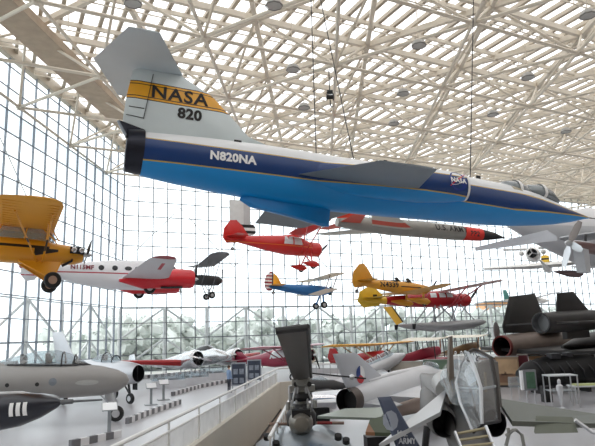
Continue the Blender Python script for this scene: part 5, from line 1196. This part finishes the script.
# white mannequins between the vintage biplanes
for px, lab in ((457, 'white mannequin standing between the two vintage biplanes, left one'), (463, 'white mannequin standing between the two vintage biplanes, right one')):
    mq = thing('mannequin', lab, 'mannequin', axes(atz(px, 372, 0), head(radians(200))))
    O('body', MB().lathe((0, 0, 0), (0, 0, 1), [(0, .2), (.1, .18), (.8, .2), (1.1, .22), (1.4, .24), (1.5, .08), (1.56, .1), (1.7, .11), (1.8, .03)], 16), mat('mannequin_white', (222, 224, 224), .6), mq)
    O('goggles', MB().box((.1, 0, 1.68), (.04, .16, .06)), darkm, mq)
# white guard rails across the far middle floor
for i, (x0, x1, y0, y1) in enumerate(((290, 345, 372, 373), (385, 450, 372, 371))):
    a, b = atz(x0, y0+2, 0), atz(x1, y1+2, 0)
    t = thing('barrier_rail', ('white barrier behind the rotor blade, before the crimson airplane', 'white striped barrier before the yellow-winged airplane')[i], 'barrier', Matrix.Identity(4))
    n_ = 8
    O('rail', MB().bar(a+V((0, 0, .95)), b+V((0, 0, .95)), .08, .12), railm, t)
    O('panel', MB().bar(a+V((0, 0, .35)), b+V((0, 0, .35)), .05, .5), mat('barrier_panel', (206, 208, 210), .5), t)
    for k_ in range(n_+1): p = a.lerp(b, k_/n_); O('post', MB().bar(p, p+V((0, 0, .95)), .06, .06), grey, t)
# silver exhibit cylinder and pale wing panel beside the helicopter
sc2 = thing('silver_cylinder', 'polished silver cylinder lying between the helicopter and the grey delta jet', 'engine', axes(atz(322, 401, .9), head(radians(95))))
O('body', MB().lathe((0, 0, 0), (1, 0, 0), [(-1.0, .3), (-.9, .34), (.5, .34), (.6, .3), (.62, .2)], 20), chrome, sc2); O('cradle', MB().box((-.2, 0, -.6), (1.0, .4, .6)), darkm, sc2)

dk = thing('dark_airplane', 'low dark-painted airplane body half hidden behind the helicopter mast', 'airplane', axes(atz(348, 386, .9), head(radians(75))))
dkm = mat('dark_olive', (44, 44, 46), .5, .1, .1, 1.)
O('fuselage', MB().loft([(0, 0, 0, .1, .1, .1), (-.8, 0, 0, .4, .36, .4), (-2.2, 0, 0, .5, .45, .5), (-3.4, 0, 0, .3, .3, .3), (-4.2, 0, .1, .08, .1, .1)], 20), dkm, dk)
for s_ in (-1, 1): O('wing', MB().wing([(-1.0, s_*.4, -.1, 1.3, .14), (-1.4, s_*2.6, 0, .8, .08)]), dkm, dk)
O('canopy', MB().loft([(-1.0, 0, .3, .1, .05, .1), (-1.5, 0, .36, .25, .25, .1), (-2.3, 0, .38, .1, .05, .1)], 14), canopyg, dk)
for s_ in (-1, 1): ml = O('main_gear_leg', MB().tube((-1.4, s_*.7, -.2), (-1.4, s_*.75, -.6), .05, n=8), silver, dk); wheel(ml, (-1.4, s_*.8, -.62), .26, .14)
# suspension cables and ceiling lamps
def hang(px_top, target, label, r=.016):
    zt = CHZ if True else 0
    p = V(target); t = at(px_top[0], px_top[1], p.y+.3)
    k = (CHZ-p.z)/max(.1, (t.z-p.z)); t = p+(t-p)*k
    tag(O('suspension_cable', MB().tube(p, t, r, n=6), darkm), label, 'cable')
hang((311, 0), MJ @ V((-10.2, -.1, .74)), 'steel cable left of the lamp, holding the jet behind its wing root')
hang((333, 60), MJ @ V((-9.0, -.1, .74)), 'slanting steel cable meeting the jet just above its wing')
hang((473, 25), MJ @ V((-4.9, -.1, .74)), 'straight steel cable holding the jet forward of its round emblem')
LAMPS = [(274, 6, 10, 'grey lamp nearest the top edge, above the yellow fin band'), (293, 70, 6, 'grey lamp between two crossing chords right of the fin lettering'), (304, 108, 5, 'small grey lamp above the jet spine, left of the cables'),
    (419, 46, 6, 'grey lamp right of the dangling winch'), (403, 94, 5, 'grey lamp midway between the two main cables'), (588, 16, 8, 'large grey lamp at the top right corner'), (528, 78, 6, 'grey lamp right of the straight cable, in the roof middle'),
    (493, 115, 4.5, 'small grey lamp right above the jet canopy'), (566, 132, 4, 'small grey lamp far back at the right'), (394, 124, 4, 'tiny grey lamp above the jet wing'), (133, 4, 6, 'grey lamp above the tailplane near the left walkway')]
lampm = mat('lamp_grey', (176, 174, 170), .5); rim = mat('lamp_rim', (120, 118, 114), .5)
for x, y, r, lab in LAMPS:
    p = atz(x, y, 20.6); rr = .46
    L_ = thing('ceiling_lamp', lab, 'ceiling lamp', Matrix.Translation(p), 'round grey lamps under the roof frame')
    O('reflector', MB().lathe((0, 0, 0), (0, 0, 1), [(0, rr*.9), (.06, rr), (.3, rr*.75), (.42, rr*.2)], 8), lampm, L_, False)
    O('rim', MB().lathe((0, 0, -.02), (0, 0, 1), [(0, rr*.92), (0, rr*1.02), (.06, rr*1.02)], 8, cap0=False, cap1=False), rim, L_, False)
    O('stem', MB().tube((0, 0, .4), (0, 0, CHZ-20.6+3.2), .03, n=6), steel, L_)
wz = atz(330, 97, 19.6)
wn = thing('cable_winch', 'dark cable winch dangling under the roof frame above the jet wing', 'winch', Matrix.Translation(wz))
O('drum', MB().lathe((-.25, 0, 0), (1, 0, 0), [(0, .25), (.06, .25), (.06, .16), (.44, .16), (.44, .25), (.5, .25)], 14), darkm, wn)
O('hook', MB().path([(0, 0, -.2), (0, 0, -.6), (.1, 0, -.75), (.2, 0, -.65)], .04), darkm, wn)
O('bracket', MB().box((0, 0, .35), (.4, .3, .2)).tube((0, 0, .4), (0, 0, CHZ-19.6), .04, n=6), darkm, wn)
